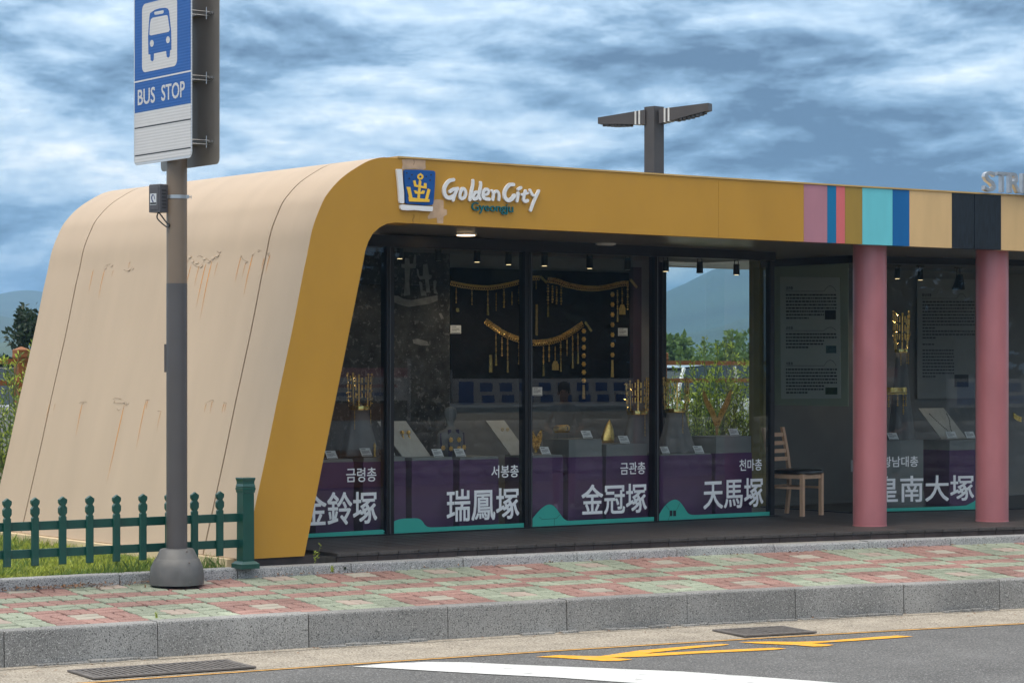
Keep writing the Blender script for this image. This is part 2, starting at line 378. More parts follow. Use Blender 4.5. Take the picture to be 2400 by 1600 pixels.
walk = tag(obj('pavement', mb, 'bed_sand'), kind='structure')
S0 = s_at(at_z(1322, 1394, ZK).x)                                # a red square begins here
lst = []
for i in range(-26, 30):
    for j in range(0, 10):
        sc, tc_ = S0 + (i + .5) * UN, (j + .5) * UN
        if not .1 < sc < arc[-1][1] - .1: continue
        u = u_at(sc); x, y = off(kf, u, .15 + tc_)
        if y > kr(x) + .10: continue
        red = (i // 3) % 2 == 0
        if 3 <= j <= 5: red = red if j == 4 else not red
        col = 'paver_red' if red else 'paver_green'
        if j in (1, 7) and i % 3 == 1: col = 'paver_pale' if red else 'paver_blush'
        ang = math.atan(slope(kf, u)); horiz = (i + j) % 2 == 0
        if i % 3 == 1 and j in (1, 7): horiz = red
        for q in (-1, 1):
            d = Vector((0, q * UN / 4)) if horiz else Vector((q * UN / 4, 0))
            px_, py_ = x + d.x * cos(ang) - d.y * sin(ang), y + d.x * sin(ang) + d.y * cos(ang)
            a2 = ang + (0 if horiz else pi / 2)
            lst.append((j, abs(px_ + 2.6), px_, py_, zp(tc_ + d.y) + R.uniform(-.0018, .0018), a2, col))
lst.sort(key=lambda q: (q[0] * .9 + q[1] * .55))
tilt = atan2(ZR - ZK, 1.95)
rest = {}
for n_, (j, _, x, y, z, a, c) in enumerate(lst):
    M4 = Matrix.Translation((x, y, z)) @ Matrix.Rotation(tilt, 4, Vector((1, -.17, 0)).normalized()) @ Matrix.Rotation(a + R.uniform(-.006, .006), 4, 'Z')
    if n_ < 300:
        o = bpy.data.objects.new('paver', PM[c]); COL.objects.link(o); o.parent = walk; o.matrix_world = M4
    else:
        r_ = rest.setdefault(c, MB()); src = PM[c]
        r_.add([M4 @ v.co for v in src.vertices], [tuple(p.vertices) for p in src.polygons])
allr = MB(); mi = []
for k_, (c, r_) in enumerate(rest.items()): allr.add(r_.v, r_.f); mi += [k_] * len(r_.f)
me = bpy.data.meshes.new('farther_pavers'); me.from_pydata(allr.v, [], allr.f)
for c in rest: me.materials.append(MATS[c])
me.polygons.foreach_set('material_index', mi); me.update()
tag(obj('farther_pavers', me, None, walk), kind='stuff')
# strip of cement between the low kerb and the deck
mat('cement', (.30, .28, .25), .9, var=.2, scale=5, bump=.002, bscale=100)
tag(obj('cement_strip', strip(lambda u: off(kr, u, .145)[1], lambda u: dk(u) + .1 if u > -3.6 else kr(u) + .3, [-4.05 + .25 * i for i in range(44)], .398), 'cement'), kind='structure')

# road paint
def painted(name, px, z, material, parent=None, kind='structure'):
    return tag(obj(name, MB().sheet([at_z(x, y, z) for x, y in px]), material, parent), kind=kind)
wl_ = [(826, 1561), (900, 1554), (1000, 1549.5), (1100, 1551), (1200, 1556), (1400, 1564), (1600, 1572.5), (1750, 1583), (1900, 1594), (2100, 1610), (2500, 1640), (2300, 1668), (1900, 1632), (1500, 1600), (1300, 1586), (1150, 1578.5), (1000, 1570), (900, 1564)]
painted('white_line', wl_, .005, 'white_paint')
zgA = zoomed([(185, 1136), (370, 1122), (560, 1128), (700, 1129), (1000, 1085), (1400, 1051), (1640, 1034), (1715, 1037), (1650, 1047), (1400, 1069), (1100, 1102), (1040, 1111), (1350, 1096), (2060, 1063), (2165, 1070), (2050, 1080), (1500, 1106), (1050, 1133), (780, 1141), (950, 1155), (850, 1166), (720, 1168), (560, 1156), (350, 1141)], 1200, 1200, 3.36)
zgB = [(1730, 1503.6)] + zoomed([(-120, 1186), (0, 1184), (250, 1187), (500, 1180), (1000, 1141), (1180, 1129), (1335, 1137), (1180, 1150), (800, 1176), (400, 1200), (610, 1214), (540, 1226), (420, 1230), (250, 1216), (0, 1206), (-120, 1200)], 1800, 1200, 3.92)
painted('yellow_marking', zgA, .005, 'yellow_paint'); painted('yellow_marking', zgB, .005, 'yellow_paint')

# drain grates in the gutter
mat('cast_iron', (.15, .135, .125), .7, metal=.2, var=.25, scale=20, bump=.001, bscale=200)
def grate(u, lbl, L=1.12, wd=.46):
    a = math.atan(slope(kf, u)); x, y = off(kf, u, -.66)
    t = thing('drain_grate', (x, y, .012), lbl, 'drain grate', 'drain grates in the gutter')
    f = MB(); o = Vector((x, y, .012)); ex = Vector((cos(a), sin(a), 0)); ey = Vector((-sin(a), cos(a), 0))
    pit = MB(); pit.obox(o, a, L / 2, wd / 2, .0125, .0135); obj('pit', pit, 'joint_dark', t)
    for c_, hx, hy in ((o + ey * (wd / 2 - .02), L / 2, .02), (o - ey * (wd / 2 - .02), L / 2, .02)): f.obox(c_, a, hx, hy, .0137, .024)
    for c_, hx, hy in ((o + ex * (L / 2 - .02), .02, wd / 2 - .041), (o - ex * (L / 2 - .02), .02, wd / 2 - .041), (o, .014, wd / 2 - .041)): f.obox(c_, a, hx, hy, .0137, .023)
    obj('frame', f, 'cast_iron', t)
    n = max(6, int(L * 11))
    for i in range(n):
        for sgn in (-1, 1):
            xx = sgn * (.03 + (L / 2 - .07) * (i + .5) / n); bmb = MB(); bmb.obox(o + ex * xx, a + .0, .011, wd / 2 - .042, .0138, .022); obj('bar', bmb, 'cast_iron', t)
grate(-5.97, 'iron drain grate in the gutter below the bus stop pole')
grate(-1.25, 'iron drain grate behind the yellow arrow markings', .62)

# hills
mat('forest_far', (.035, .065, .045), .95, var=.35, scale=.012, detail=8)
mat('forest_mid', (.05, .08, .04), .95, var=.4, scale=.03, detail=8)
def ridge(name, d, yf, material, rough, seed, depth=.35):
    mb = MB(); xs = list(range(-9000, 12001, 150)) + list(range(-60, 200, 10)) + list(range(1480, 1900, 10)); xs = sorted(set(xs)); rows = 9; P = []
    for x in xs:
        zt = -(yf(x) - HOR) / F_PX * d + ZC
        for k in range(rows):
            q = k / (rows - 1); dd = d * (1 - depth * (1 - q)); p = at_d(x, HOR, dd)
            n_ = noise.fractal(Vector((x * .004 + seed, q * 2.1, seed)), .9, 2.1, 5)
            hh = zt * (q ** .75) * (1 + .10 * n_ * (1 - q) * 3 * q) + n_ * rough * d * q
            P.append((p.x, p.y, max(.4, hh) if k else -1))
    mb.add(P, [(i * rows + j, (i + 1) * rows + j, (i + 1) * rows + j + 1, i * rows + j + 1) for i in range(len(xs) - 1) for j in range(rows - 1)])
    return tag(obj(name, recalc(mb.mesh(name, True)), material), kind='structure')
ex = lambda x, c, w: math.exp(-((x - c) / w) ** 2)
ridge('hills', 1500, lambda x: 705 - 14 * sin(x * .0021 + 1) - 10 * ex(x, 60, 60) - (105 * ex(x, 1760, 190)), 'forest_far', .0012, 3.1)
ridge('hills', 900, lambda x: 770 - 16 * sin(x * .004 + 2.2) - 18 * ex(x, -30, 90) + 18 * ex(x, 1590, 80) - 26 * ex(x, 1760, 70), 'forest_far', .0013, 8.7)
ridge('hills', 520, lambda x: 800 - 12 * sin(x * .006 + 4.0) - 24 * ex(x, 110, 90) + 20 * ex(x, 1650, 150), 'forest_mid', .0018, 5.5)
# the air
hz = MB(); hz.box(-2600, 2600, -2600, 2600, -3, 74)
hm = bpy.data.materials.new('haze_air'); hm.use_nodes = True; hm.node_tree.nodes.clear()
ho = hm.node_tree.nodes.new('ShaderNodeOutputMaterial'); hv = hm.node_tree.nodes.new('ShaderNodeVolumePrincipled')
hv.inputs['Color'].default_value = (.38, .66, 1.0, 1); hv.inputs['Density'].default_value = .0005; hv.inputs['Anisotropy'].default_value = .0
hm.node_tree.links.new(hv.outputs[0], ho.inputs['Volume'])
HAZE = tag(obj('haze', hz, hm), kind='stuff')
# ------------------------------------------------------------------ the exhibition pavilion
mat('gold_paint', lin(184, 136, 44), .45, var=.07, scale=2.2, bump=.0035, bscale=2.2, stretch=(1, 1, .45), detail=8)
mat('cream_paint', lin(186, 164, 140), .6, var=.045, scale=1.6, bump=.001, bscale=5, stretch=(1, 2.2, .5), detail=8)
mat('seam_brown', (.17, .115, .04), .8)
mat('dark_frame', (.012, .012, .014), .35, var=.2, scale=10)
mat('soffit_panel', (.15, .125, .095), .28, var=.15, scale=3, stretch=(4, .6, 1))
mat('black_wall', (.010, .010, .011), .7, var=.3, scale=8, spec=.1)
mat('grey_wall', (.16, .155, .15), .8, var=.08, scale=4)
mat('dark_floor', (.05, .048, .046), .6)
mat('deck_wood', (.052, .044, .041), .55, var=.28, scale=7, bump=.0015, bscale=40, stretch=(12, 1, 1), objvar=.16, speck=[(160, (.13, .12, .11), .68)])
mat('skirt_wood', (.040, .028, .027), .6, var=.3, scale=9, bump=.001, bscale=60, objvar=.2)
mat('pillar_paint', lin(172, 108, 112), .34, var=.09, scale=5, coat=.15, bump=.0008, bscale=9, stretch=(1, 1, .4), speck=[(30, (.20, .10, .10), .74)])
mat('olive_wall', lin(126, 112, 56), .7, var=.08, scale=4)
mat('plinth_cream', lin(205, 184, 150), .8, var=.12, scale=4, bump=.001, bscale=60)
mat_glass('window_glass', (.93, .95, .945), 1.52)
mat_glass('clear_glass', (.95, .98, .975), 1.35)
VF = -1.60                                                       # plane of the gold end frame
def fv(u): return VF if u < -2.3 else VF - .022 * (u + 2.3) - .0082 * (u + 2.3) ** 2    # front of the fascia, following the bend of the street
def zb(u): return 3.150 - .0075 * max(0, u + 2.3)
def zt(u): return 3.676 - .0075 * max(0, u + 2.3)
outer_px = [(571.4, 1310), (594.7, 1202.7), (621.3, 1080), (649.8, 940), (681.4, 793), (694.8, 726), (711, 640), (722, 588.8), (730, 546.7), (738.4, 518), (749, 491), (760, 466), (775.7, 444), (794.8, 423), (814, 407), (833, 394.5), (852, 383), (871, 374.4), (890.5, 369.7), (905.8, 367.8)]
inner_px = [(713.3, 1302.2), (757.2, 1080), (785.7, 940), (805.8, 840.9), (846, 640), (853.2, 604), (858, 579), (864.7, 563), (873.3, 547.7), (886.7, 535.2), (900, 526.6), (913.5, 522.2), (926.9, 521.4)]
OUT = [(p.x, p.z) for p in (at_v(x, y, VF) for x, y in outer_px)]
OUT = OUT[:7] + [(q.x, q.y) for q in smooth_line([Vector((a, b)) for a, b in OUT[6:]], 3)][1:]
INN = [(p.x, p.z) for p in (at_v(x, y, VF) for x, y in inner_px)]
INN = INN[:5] + [(q.x, q.y) for q in smooth_line([Vector((a, b)) for a, b in INN[4:]], 3)][1:]
ZTOP, ZBOT = zt(-2.5), zb(-2.5)
OUT[-1] = (OUT[-1][0], ZTOP); INN[-1] = (INN[-1][0], ZBOT)
UE = -2.30                                                       # end frame meets the fascia here
bld = thing('exhibition_pavilion', (0, 0, ZD), 'low glass-fronted pavilion with gold fascia, rounded cream end and pink pillars', 'building')
# gold end frame: face between the two outlines, with depth
def resample(P, n):
    L = [0]
    for a, b in zip(P[:-1], P[1:]): L.append(L[-1] + hypot(b[0] - a[0], b[1] - a[1]))
    out = []
    for i in range(n):
        s_ = L[-1] * i / (n - 1); k = 0
        while k < len(L) - 2 and L[k + 1] < s_: k += 1
        t = (s_ - L[k]) / (L[k + 1] - L[k]); out.append((P[k][0] + (P[k + 1][0] - P[k][0]) * t, P[k][1] + (P[k + 1][1] - P[k][1]) * t))
    return out
A = resample(OUT + [(UE, ZTOP)], 40); B = resample(INN + [(UE, ZBOT)], 40)
mb = MB(); mb.loft([[(a[0], VF, a[1]), (b[0], VF, b[1]), (b[0], VF + .30, b[1]), (a[0] + .012, VF + .30, a[1] - .012)] for a, b in zip(A, B)], True, True)
obj('end_frame', recalc(mb.mesh('end_frame')), 'gold_paint', bld, auto=25)
# inner lining of the arch back to the glass
mb = MB(); mb.loft([[(b[0] + .001, VF + .301, b[1] - .001), (b[0] + .001, .12, b[1] - .001), (b[0] - .05, .12, b[1] + .05), (b[0] - .05, VF + .301, b[1] + .05)] for b in B], True, True)
obj('arch_lining', recalc(mb.mesh('arch_lining')), 'soffit_panel', bld)
# cream end shell in three panels with open seams
DB = 4.55
SH = OUT + [(-1.2, ZTOP + .003), (UE + 5.3, ZTOP - .03)]
def shell(v0, v1, name, extra=0.0, upto=None, nz=1):
    P = OUT + [(-1.9, ZTOP + .004)]; mb = MB(); rings = []; nv = max(2, int((v1 - v0) / .25))
    for i in range(nv + 1):
        v = v0 + (v1 - v0) * i / nv; sh = -.085 * (v - VF) / DB; rings.append([(a + sh, v, b) for a, b in P] + [(a + sh + .03, v, b - .03) for a, b in reversed(P)])
    mb.loft(rings, True, True); return obj(name, recalc(mb.mesh(name)), 'cream_paint', bld, auto=25)
V1, V2 = VF + .62, VF + DB - .66
shell(VF + .004, V1, 'end_panel'); midp = shell(V1 + .020, V2, 'end_panel'); shell(V2 + .020, VF + DB, 'end_panel')
P2 = OUT + [(-1.9, ZTOP + .004)]
mb = MB(); mb.loft([[(a + .018 - .085 * (v - VF) / DB, v, b - .018) for a, b in P2] for v in (VF + .1, VF + DB - .02)], close=False); obj('seam_backing', recalc(mb.mesh('seam_backing')), 'seam_brown', bld)
# concrete upstand under the end shell
mb = MB(); mb.loft([[(-4.02, VF + .16, .30), (-4.02, VF + .16, .462), (-3.80, VF + .16, .466), (-3.5, VF + .16, .466), (-3.5, VF + .16, .30)], [(-4.13, VF + DB + .05, .30), (-4.13, VF + DB + .05, .462), (-3.92, VF + DB + .05, .466), (-3.6, VF + DB + .05, .466), (-3.6, VF + DB + .05, .30)]], True, True)
obj('upstand', recalc(mb.mesh('upstand')), 'plinth_cream', bld)

# fascia: gold length, then the painted strips
def fpx(x): # place along the fascia under a photo column
    u = at_v(x, 480, -1.8).x
    for _ in range(6): u = at_v(x, 480, fv(u)).x
    return u
strips = [(fpx(1684), 'gold_paint'), (fpx(1884), 'gold_paint'), (fpx(1939), 'mauve'), (fpx(1960), 'azure'), (fpx(1980.5), 'coral'), (fpx(2021), 'olive_gold'), (fpx(2092), 'turquoise'), (fpx(2131.5), 'blue'), (fpx(2231), 'sand'), (fpx(2283), 'black_strip'), (fpx(2345), 'black_strip'), (8.2, 'sand')]
for nm, c in (('mauve', (176, 122, 134)), ('azure', (0, 112, 160)), ('coral', (214, 106, 108)), ('olive_gold', (158, 128, 52)), ('turquoise', (108, 200, 210)), ('blue', (0, 96, 158)), ('sand', (214, 178, 126))):
    mat(nm + '_paint', lin(*c), .42, var=.06, scale=2.5, stretch=(3, 3, .6))
mat('black_strip_paint', (.008, .012, .018), .4, var=.5, scale=30, stretch=(2, 2, .3))
u0 = UE
for k_, (u1, c) in enumerate(strips):
    n = max(1, int((u1 - u0) / .4) + 1); rings = []; e = .0012
    for i in range(n + 1):
        u = u0 + e + (u1 - u0 - 2 * e) * i / n; y = fv(u) - (.003 if k_ == 9 else 0) - (.008 if k_ == 10 else 0)
        rings.append([(u, y, zb(u)), (u, y, zt(u)), (u, y + .10, zt(u)), (u, y + .10, zb(u))])
    mb = MB(); mb.loft(rings, True, True)
    obj('fascia_panel', recalc(mb.mesh('fascia_panel')), c if c == 'gold_paint' else c + '_paint', bld); u0 = u1
def run(us, f0, f1, z0, z1):
    return [[(u, f0(u), z0(u)), (u, f0(u), z1(u)), (u, f1(u), z1(u)), (u, f1(u), z0(u))] for u in us]
FU = [UE - .22 + .35 * i for i in range(30)]
mat('coping_metal', lin(196, 160, 96), .45, var=.12, scale=6)
mb = MB(); mb.loft(run(FU, lambda u: fv(u) - .010, lambda u: fv(u) + .16, lambda u: zt(u) + .002, lambda u: zt(u) + .016), True, True); obj('coping', recalc(mb.mesh('coping')), 'coping_metal', bld)
mb = MB(); mb.loft(run(FU[1:], lambda u: fv(u) + .101, lambda u: 3.0, lambda u: zb(u) + .022, lambda u: zb(u) + .06), True, True); obj('soffit', recalc(mb.mesh('soffit')), 'soffit_panel', bld)
mb = MB(); mb.loft(run(FU[2:], lambda u: fv(u) + .17, lambda u: 2.94, lambda u: 3.58, lambda u: 3.62), True, True); obj('roof', recalc(mb.mesh('roof')), 'cement', bld)
mb = MB(); mb.box(-2.2, 7.6, 2.95, 3.02, 3.115, 3.66); obj('rear_fascia', mb, 'gold_paint', bld)
# little box on the roof
p = at_v(1885, 425, -.9); mb = MB(); mb.box(p.x - .09, p.x + .10, -.95, -.7, 3.6, 3.706); obj('roof_box', mb, 'cement', bld)
# patches of bare primer and hairline cracks on the gold fascia
mat('primer_patch', lin(190, 158, 128), .6, var=.14, scale=14)
def fpt(x, y, d=.0015):
    p = at_v(x, y, VF); return at_v(x, y, fv(p.x) - d)
def on_fascia(name, px, material, d=.0015, parent=None): return obj(name, MB().sheet([fpt(x, y, d) for x, y in px]), material, parent or bld)
Zs = lambda P: zoomed(P, 900, 380, 6.189)
on_fascia('primer_patch', Zs([(262, -36), (330, -44), (520, -38), (604, -30), (600, 30), (607, 95), (560, 112), (450, 96), (330, 100), (258, 110), (270, 40)]), 'primer_patch')
on_fascia('primer_patch', Zs([(705, 556), (760, 538), (862, 552), (866, 610), (862, 675), (912, 690), (914, 760), (862, 792), (858, 890), (770, 886), (765, 808), (640, 826), (632, 790), (660, 750), (690, 700)]), 'primer_patch')
mat('crack_dark', (.16, .08, .03), .9)
def crack(pts, w=.0016, d=.0022):
    mb = MB(); stroke(mb, [fpt(x, y) for x, y in Zs(pts)], w, .001, .0008, (0, -1, 0), cap=False); return obj('paint_crack', mb, 'crack_dark', bld)
crack([(430, -40), (438, 5), (428, 40)]); crack([(432, 760), (440, 790), (415, 830), (424, 880)])
# glazing of the gallery: panes, mullions, head and sill
ZG0, ZG1 = ZD + .012, 3.045
def pane(u0, v0, u1, v1, name='window_pane', m='window_glass', z0=ZG0, z1=ZG1):
    d = Vector((u1 - u0, v1 - v0, 0)).normalized(); nn = Vector((-d.y, d.x, 0)) * .005; mb = MB()
    mb.prism([(u0, v0, z0), (u1, v1, z0), (u1, v1, z1), (u0, v0, z1)], nn); return obj(name, recalc(mb.mesh(name)), m, bld)
P1 = pane(-3.05, 0, -1.592, 0); P2_ = pane(-1.508, 0, -.052, 0); P3 = pane(.038, 0, 1.520, 0); P4 = pane(1.572, 0, 3.028, 0)
for a, b in ((-1.590, -1.510), (-.050, -.012), (.010, .036), (1.522, 1.570)):
    mb = MB(); mb.box(a, b, -.025, .07, ZG0, ZG1); obj('mullion', mb, 'dark_frame', bld)
mb = MB(); mb.box(-.011, .009, -.030, .02, ZG0, ZG1); mat('aluminium', (.55, .56, .57), .35, metal=.9); obj('mullion', mb, 'dark_frame', bld)
for x in (-1.556, .0225, 1.548):
    mb = MB(); mb.box(x - .004, x + .004, -.033, -.0255, ZG0, ZG1); obj('mullion_bead', mb, 'grey_bead' if 'grey_bead' in MATS else mat('grey_bead', (.10, .105, .11), .4), bld)
mb = MB(); mb.box(3.030, 3.085, -.02, .05, ZG0, ZG1); obj('mullion', mb, 'dark_frame', bld)
mb = MB(); mb.box(-3.0, 3.085, -.04, .09, ZG1 + .001, 3.152); obj('head_beam', mb, 'dark_frame', bld)
mb = MB(); mb.box(-3.2, 3.085, -.03, .08, ZD + .0005, ZD + .0115); obj('sill', mb, 'dark_frame', bld)
pane(3.06, .055, 3.06, 1.0, 'side_pane', 'clear_glass'); pane(2.46, 1.0, 3.05, 1.0, 'rear_pane', 'clear_glass')
# inside the gallery
mb = MB(); mb.box(-3.2, 3.06, .09, 1.0, 3.06, 3.10); obj('ceiling', mb, 'grey_wall', bld)
mb = MB(); mb.box(-3.2, 3.04, .085, 2.9, ZD - .02, ZD + .004); obj('gallery_floor', mb, 'dark_floor', bld)
mb = MB(); mb.box(-3.2, 2.45, 1.005, 1.12, ZD, 3.14); obj('back_wall', mb, 'grey_wall', bld)
mb = MB(); mb.box(-3.2, 2.45, 1.125, 2.94, ZD, 3.14); obj('store_block', mb, 'black_wall', bld)
mb = MB(); mb.box(2.40, 2.455, .92, 1.004, ZD, 3.05); obj('wall_end', mb, 'dark_frame', bld)
q0, q1 = at_v(1055, 640, .97), at_v(1500, 940, .97)
mb = MB(); mb.box(q0.x, q1.x, .955, 1.0, 1.63, at_v(1280, 634, .97).z); obj('black_panel', mb, 'black_wall', bld)
mat('plum_panel', (.020, .010, .016), .7); p = at_v(1475, 700, .95); mb = MB(); mb.box(p.x, q1.x - .001, .945, .9545, 1.66, at_v(1480, 700, .95).z + .32); obj('plum_edge', mb, 'plum_panel', bld)
# right-hand gallery: side wall of the passage, front glass set askew, backs
RU = 4.085; RD = Vector((.968, -.25, 0)).normalized(); RC = Vector((RU, -.11, 0))
rp = lambda s_, d=0.0: RC + RD * s_ + Vector((.25, .968, 0)) * d
pane(RU, 1.27, RU, -.10, 'side_pane', 'window_glass'); a, b = rp(.05), rp(4.2); PR = pane(a.x, a.y, b.x, b.y, 'window_pane')
for z0, z1 in ((ZD, ZG0 - .001), (ZG1 + .001, 3.15)):
    mb = MB(); mb.box(RU - .02, RU + .03, -.08, 1.27, z0, z1); obj('frame_rail', mb, 'dark_frame', bld)
    mb = MB(); a, b = rp(.0), rp(4.2); mb.prism([a + Vector((0, -.02, z0)), b + Vector((0, -.02, z0)), b + Vector((0, -.02, z1)), a + Vector((0, -.02, z1))], (0.02, .07, 0)); obj('frame_rail', recalc(mb.mesh('frame_rail')), 'dark_frame', bld)
mb = MB(); mb.box(RU - .012, RU + .002, -.155, -.135, ZG0, 3.14); obj('glass_edge', mb, mat('pale_edge', (.62, .62, .60), .4), bld)
mb = MB(); mb.box(RU - .03, RU + .14, 1.275, 1.44, ZD, 3.15); obj('corner_post', mb, 'olive_wall', bld)
mat('pale_board', (.34, .37, .27), .7, var=.06, scale=3); mat('board_white', (.52, .53, .47), .7, var=.04)
zb_ = at_u(1900, 950, RU + .06).z
mb = MB(); mb.box(RU + .06, RU + .07, .02, 1.26, zb_, 3.06); obj('backing_board', mb, 'pale_board', bld)
mb = MB(); mb.box(RU + .145, 13, 1.3, 1.44, ZD, 3.15); obj('back_wall', mb, 'grey_wall', bld)
mb = MB(); mb.add([rp(.1, .05) + Vector((0, 0, 3.07)), rp(4.2, .05) + Vector((0, 0, 3.07)), Vector((13, 1.3, 3.07)), Vector((RU + .1, 1.3, 3.07))], [(0, 1, 2, 3)]); obj('ceiling', mb, 'grey_wall', bld)
mb = MB(); mb.add([rp(.1, .05) + Vector((0, 0, ZD + .004)), rp(4.2, .05) + Vector((0, 0, ZD + .004)), Vector((13, 1.3, ZD + .004)), Vector((RU + .1, 1.3, ZD + .004))], [(0, 3, 2, 1)]); obj('gallery_floor', mb, 'dark_floor', bld)
mb = MB(); mb.box(3.10, 7.8, 1.46, 2.94, ZD - .02, ZD - .002); obj('passage_floor', mb, 'dark_floor', bld)
# pillars
for x, y, px in ((2.812, -1.642, 79), (4.27, -1.846, 77)):
    mb = MB(); r = .159; mb.lathe((x, y, 0), [(r + .004, ZD), (r + .004, ZD + .006), (r, ZD + .008), (r, zb(x) + .022)], 48); obj('pillar', mb, 'pillar_paint', bld, auto=30)
# recessed lamps in the soffit
mat('lamp_rim', (.7, .68, .64), .4); mat_emit('lamp_lit', (1.0, .72, .42), 3.5); mat('lamp_off', (.55, .53, .48), .4)
for x, y, lit in ((1092, 547, 1), (1419, 566.5, 0), (1718, 581, 0), (868, 559, 1)):
    p = at_z(x, y, 3.165); zz = zb(p.x) + .0215; dl = MB(); dl.lathe((p.x, p.y, zz), [(.10, -.012), (.10, 0)], 24); d_ = obj('downlight', dl, 'lamp_rim', bld)
    dl = MB(); dl.lathe((p.x, p.y, zz - .0125), [(.082, -.006), (.082, 0)], 24); obj('lens', dl, 'lamp_lit' if lit else 'lamp_off', d_)

# stickers on the glass: names of the tombs and the turquoise mound line
mat('sticker_white', (.90, .90, .90), .6, var=.03); mat('sticker_teal', lin(60, 172, 155), .5, var=.05, scale=5)
def sticker_text(parent, body, x0, x1, y0, y1, pf, bold=.0):
    xm = (x0 + x1) / 2; a, b = pf(x0, (y0 + y1) / 2), pf(x1, (y0 + y1) / 2); h = (y1 - y0) - .046 * (x1 - x0)
    c0, c1 = pf(xm, (y0 + y1) / 2 + h / 2), pf(xm, (y0 + y1) / 2 - h / 2)
    a.z = b.z = c0.z; mb = MB(); text_on(mb, body, a, b - a, (0, 0, c1.z - c0.z), bold); return obj('tomb_name', mb, 'sticker_white', parent)
G0 = lambda x, y: at_v(x, y, -.0065)
def at_plane(x, y, p0, n):
    r = ray(x, y); d = toW(*r) - toW(0, 0, 0); o = toW(0, 0, 0); t = (Vector(p0) - o).dot(n) / d.dot(n); return o + d * t
GN = Vector((.25, .968, 0)); G1 = lambda x, y: at_plane(x, y, rp(0, -.0065), GN)
for pn, big, bx, sm, sx, pf in ((P1, '金鈴塚', (706, 884, 1147.4, 1234), '금령총', (811.5, 882, 1093.7, 1130.4), G0), (P2_, '瑞鳳塚', (1047, 1217, 1139.8, 1222.8), '서봉총', (1151.7, 1215.4, 1087.9, 1120), G0),
                                (P3, '金冠塚', (1362.8, 1516, 1129, 1207.6), '금관총', (1454, 1512.5, 1081, 1112.3), G0), (P4, '天馬塚', (1648.6, 1789, 1117.6, 1193.4), '천마총', (1733, 1785.7, 1074, 1103.7), G0),
                                (PR, '皇南大塚', (2050, 2283, 1108, 1180.5), '황남대총', (2069, 2152, 1066.7, 1095.7), G1)):
    sticker_text(pn, big, *bx, pf, .014); sticker_text(pn, sm, *sx, pf, .010)
def mound(parent, px, pf, n=3):
    return obj('mound_line', MB().sheet([pf(x, y) for x, y in px]), 'sticker_teal', parent)
sm2 = lambda P, n=4: [(q.x, q.y) for q in smooth_line([Vector(p) for p in P], n)]
z1_ = lambda P: zoomed(P, 700, 840, 3.409)
z2_ = lambda P: zoomed(P, 1200, 860, 3.734)
mound(P1, [at for at in zoomed([(-40, 1452), (-40, 1404), (670, 1364), (690, 1378), (676, 1390), (690, 1398), (684, 1410)], 700, 840, 3.409)], G0)
mound(P2_, z1_([(721, 1408)] + sm2([(721, 1362), (738, 1325), (775, 1292), (840, 1277), (945, 1275), (985, 1294), (1010, 1328), (1042, 1345), (1110, 1345)]) + [(1818, 1311), (1816, 1357)]), G0)
mound(P3, z2_([(158, 1405)] + sm2([(160, 1350), (230, 1262), (290, 1212), (335, 1202), (375, 1221), (420, 1281), (455, 1325), (490, 1342), (560, 1340)]) + [(1245, 1308), (1241, 1357)]), G0)
mound(P4, z2_([(1270, 1355)] + sm2([(1274, 1310), (1330, 1222), (1380, 1175), (1425, 1158), (1462, 1171), (1500, 1216), (1540, 1275), (1580, 1291), (1650, 1290)]) + [(2268, 1262), (2270, 1308)]), G0)
mound(PR, zoomed([(-60, 1441), (-60, 1416), (430, 1401)] + [(480, 1397), (520, 1377), (545, 1354), (548, 1425)], 2050, 560, 2.24), G1)
mat('ink_dark', (.02, .02, .03), .6)
def hair(parent, pts, w=.0016):
    mb = MB(); P = [at_v(x, y, -.0075) for x, y in z2_(pts)]; stroke(mb, P, w, 0, .0004, (0, -1, 0), cap=False); obj('drawn_line', mb, 'ink_dark', parent)
hair(P3, [(240, 1310), (262, 1330), (300, 1328), (390, 1322), (420, 1288)]); hair(P3, [(372, 1325), (370, 1395)]); hair(P4, [(1345, 1205), (1378, 1250)]); hair(P4, [(1440, 1250), (1468, 1190)]); hair(P4, [(1378, 1300), (1366, 1345)])
for x0, x1 in ((1379, 1404), (1410, 1436)): obj('drawn_window', MB().sheet([at_v(x, y, -.0072) for x, y in z2_([(x0, 1303), (x1, 1302), (x1, 1252), (x0, 1253)])]), 'ink_dark', P4)

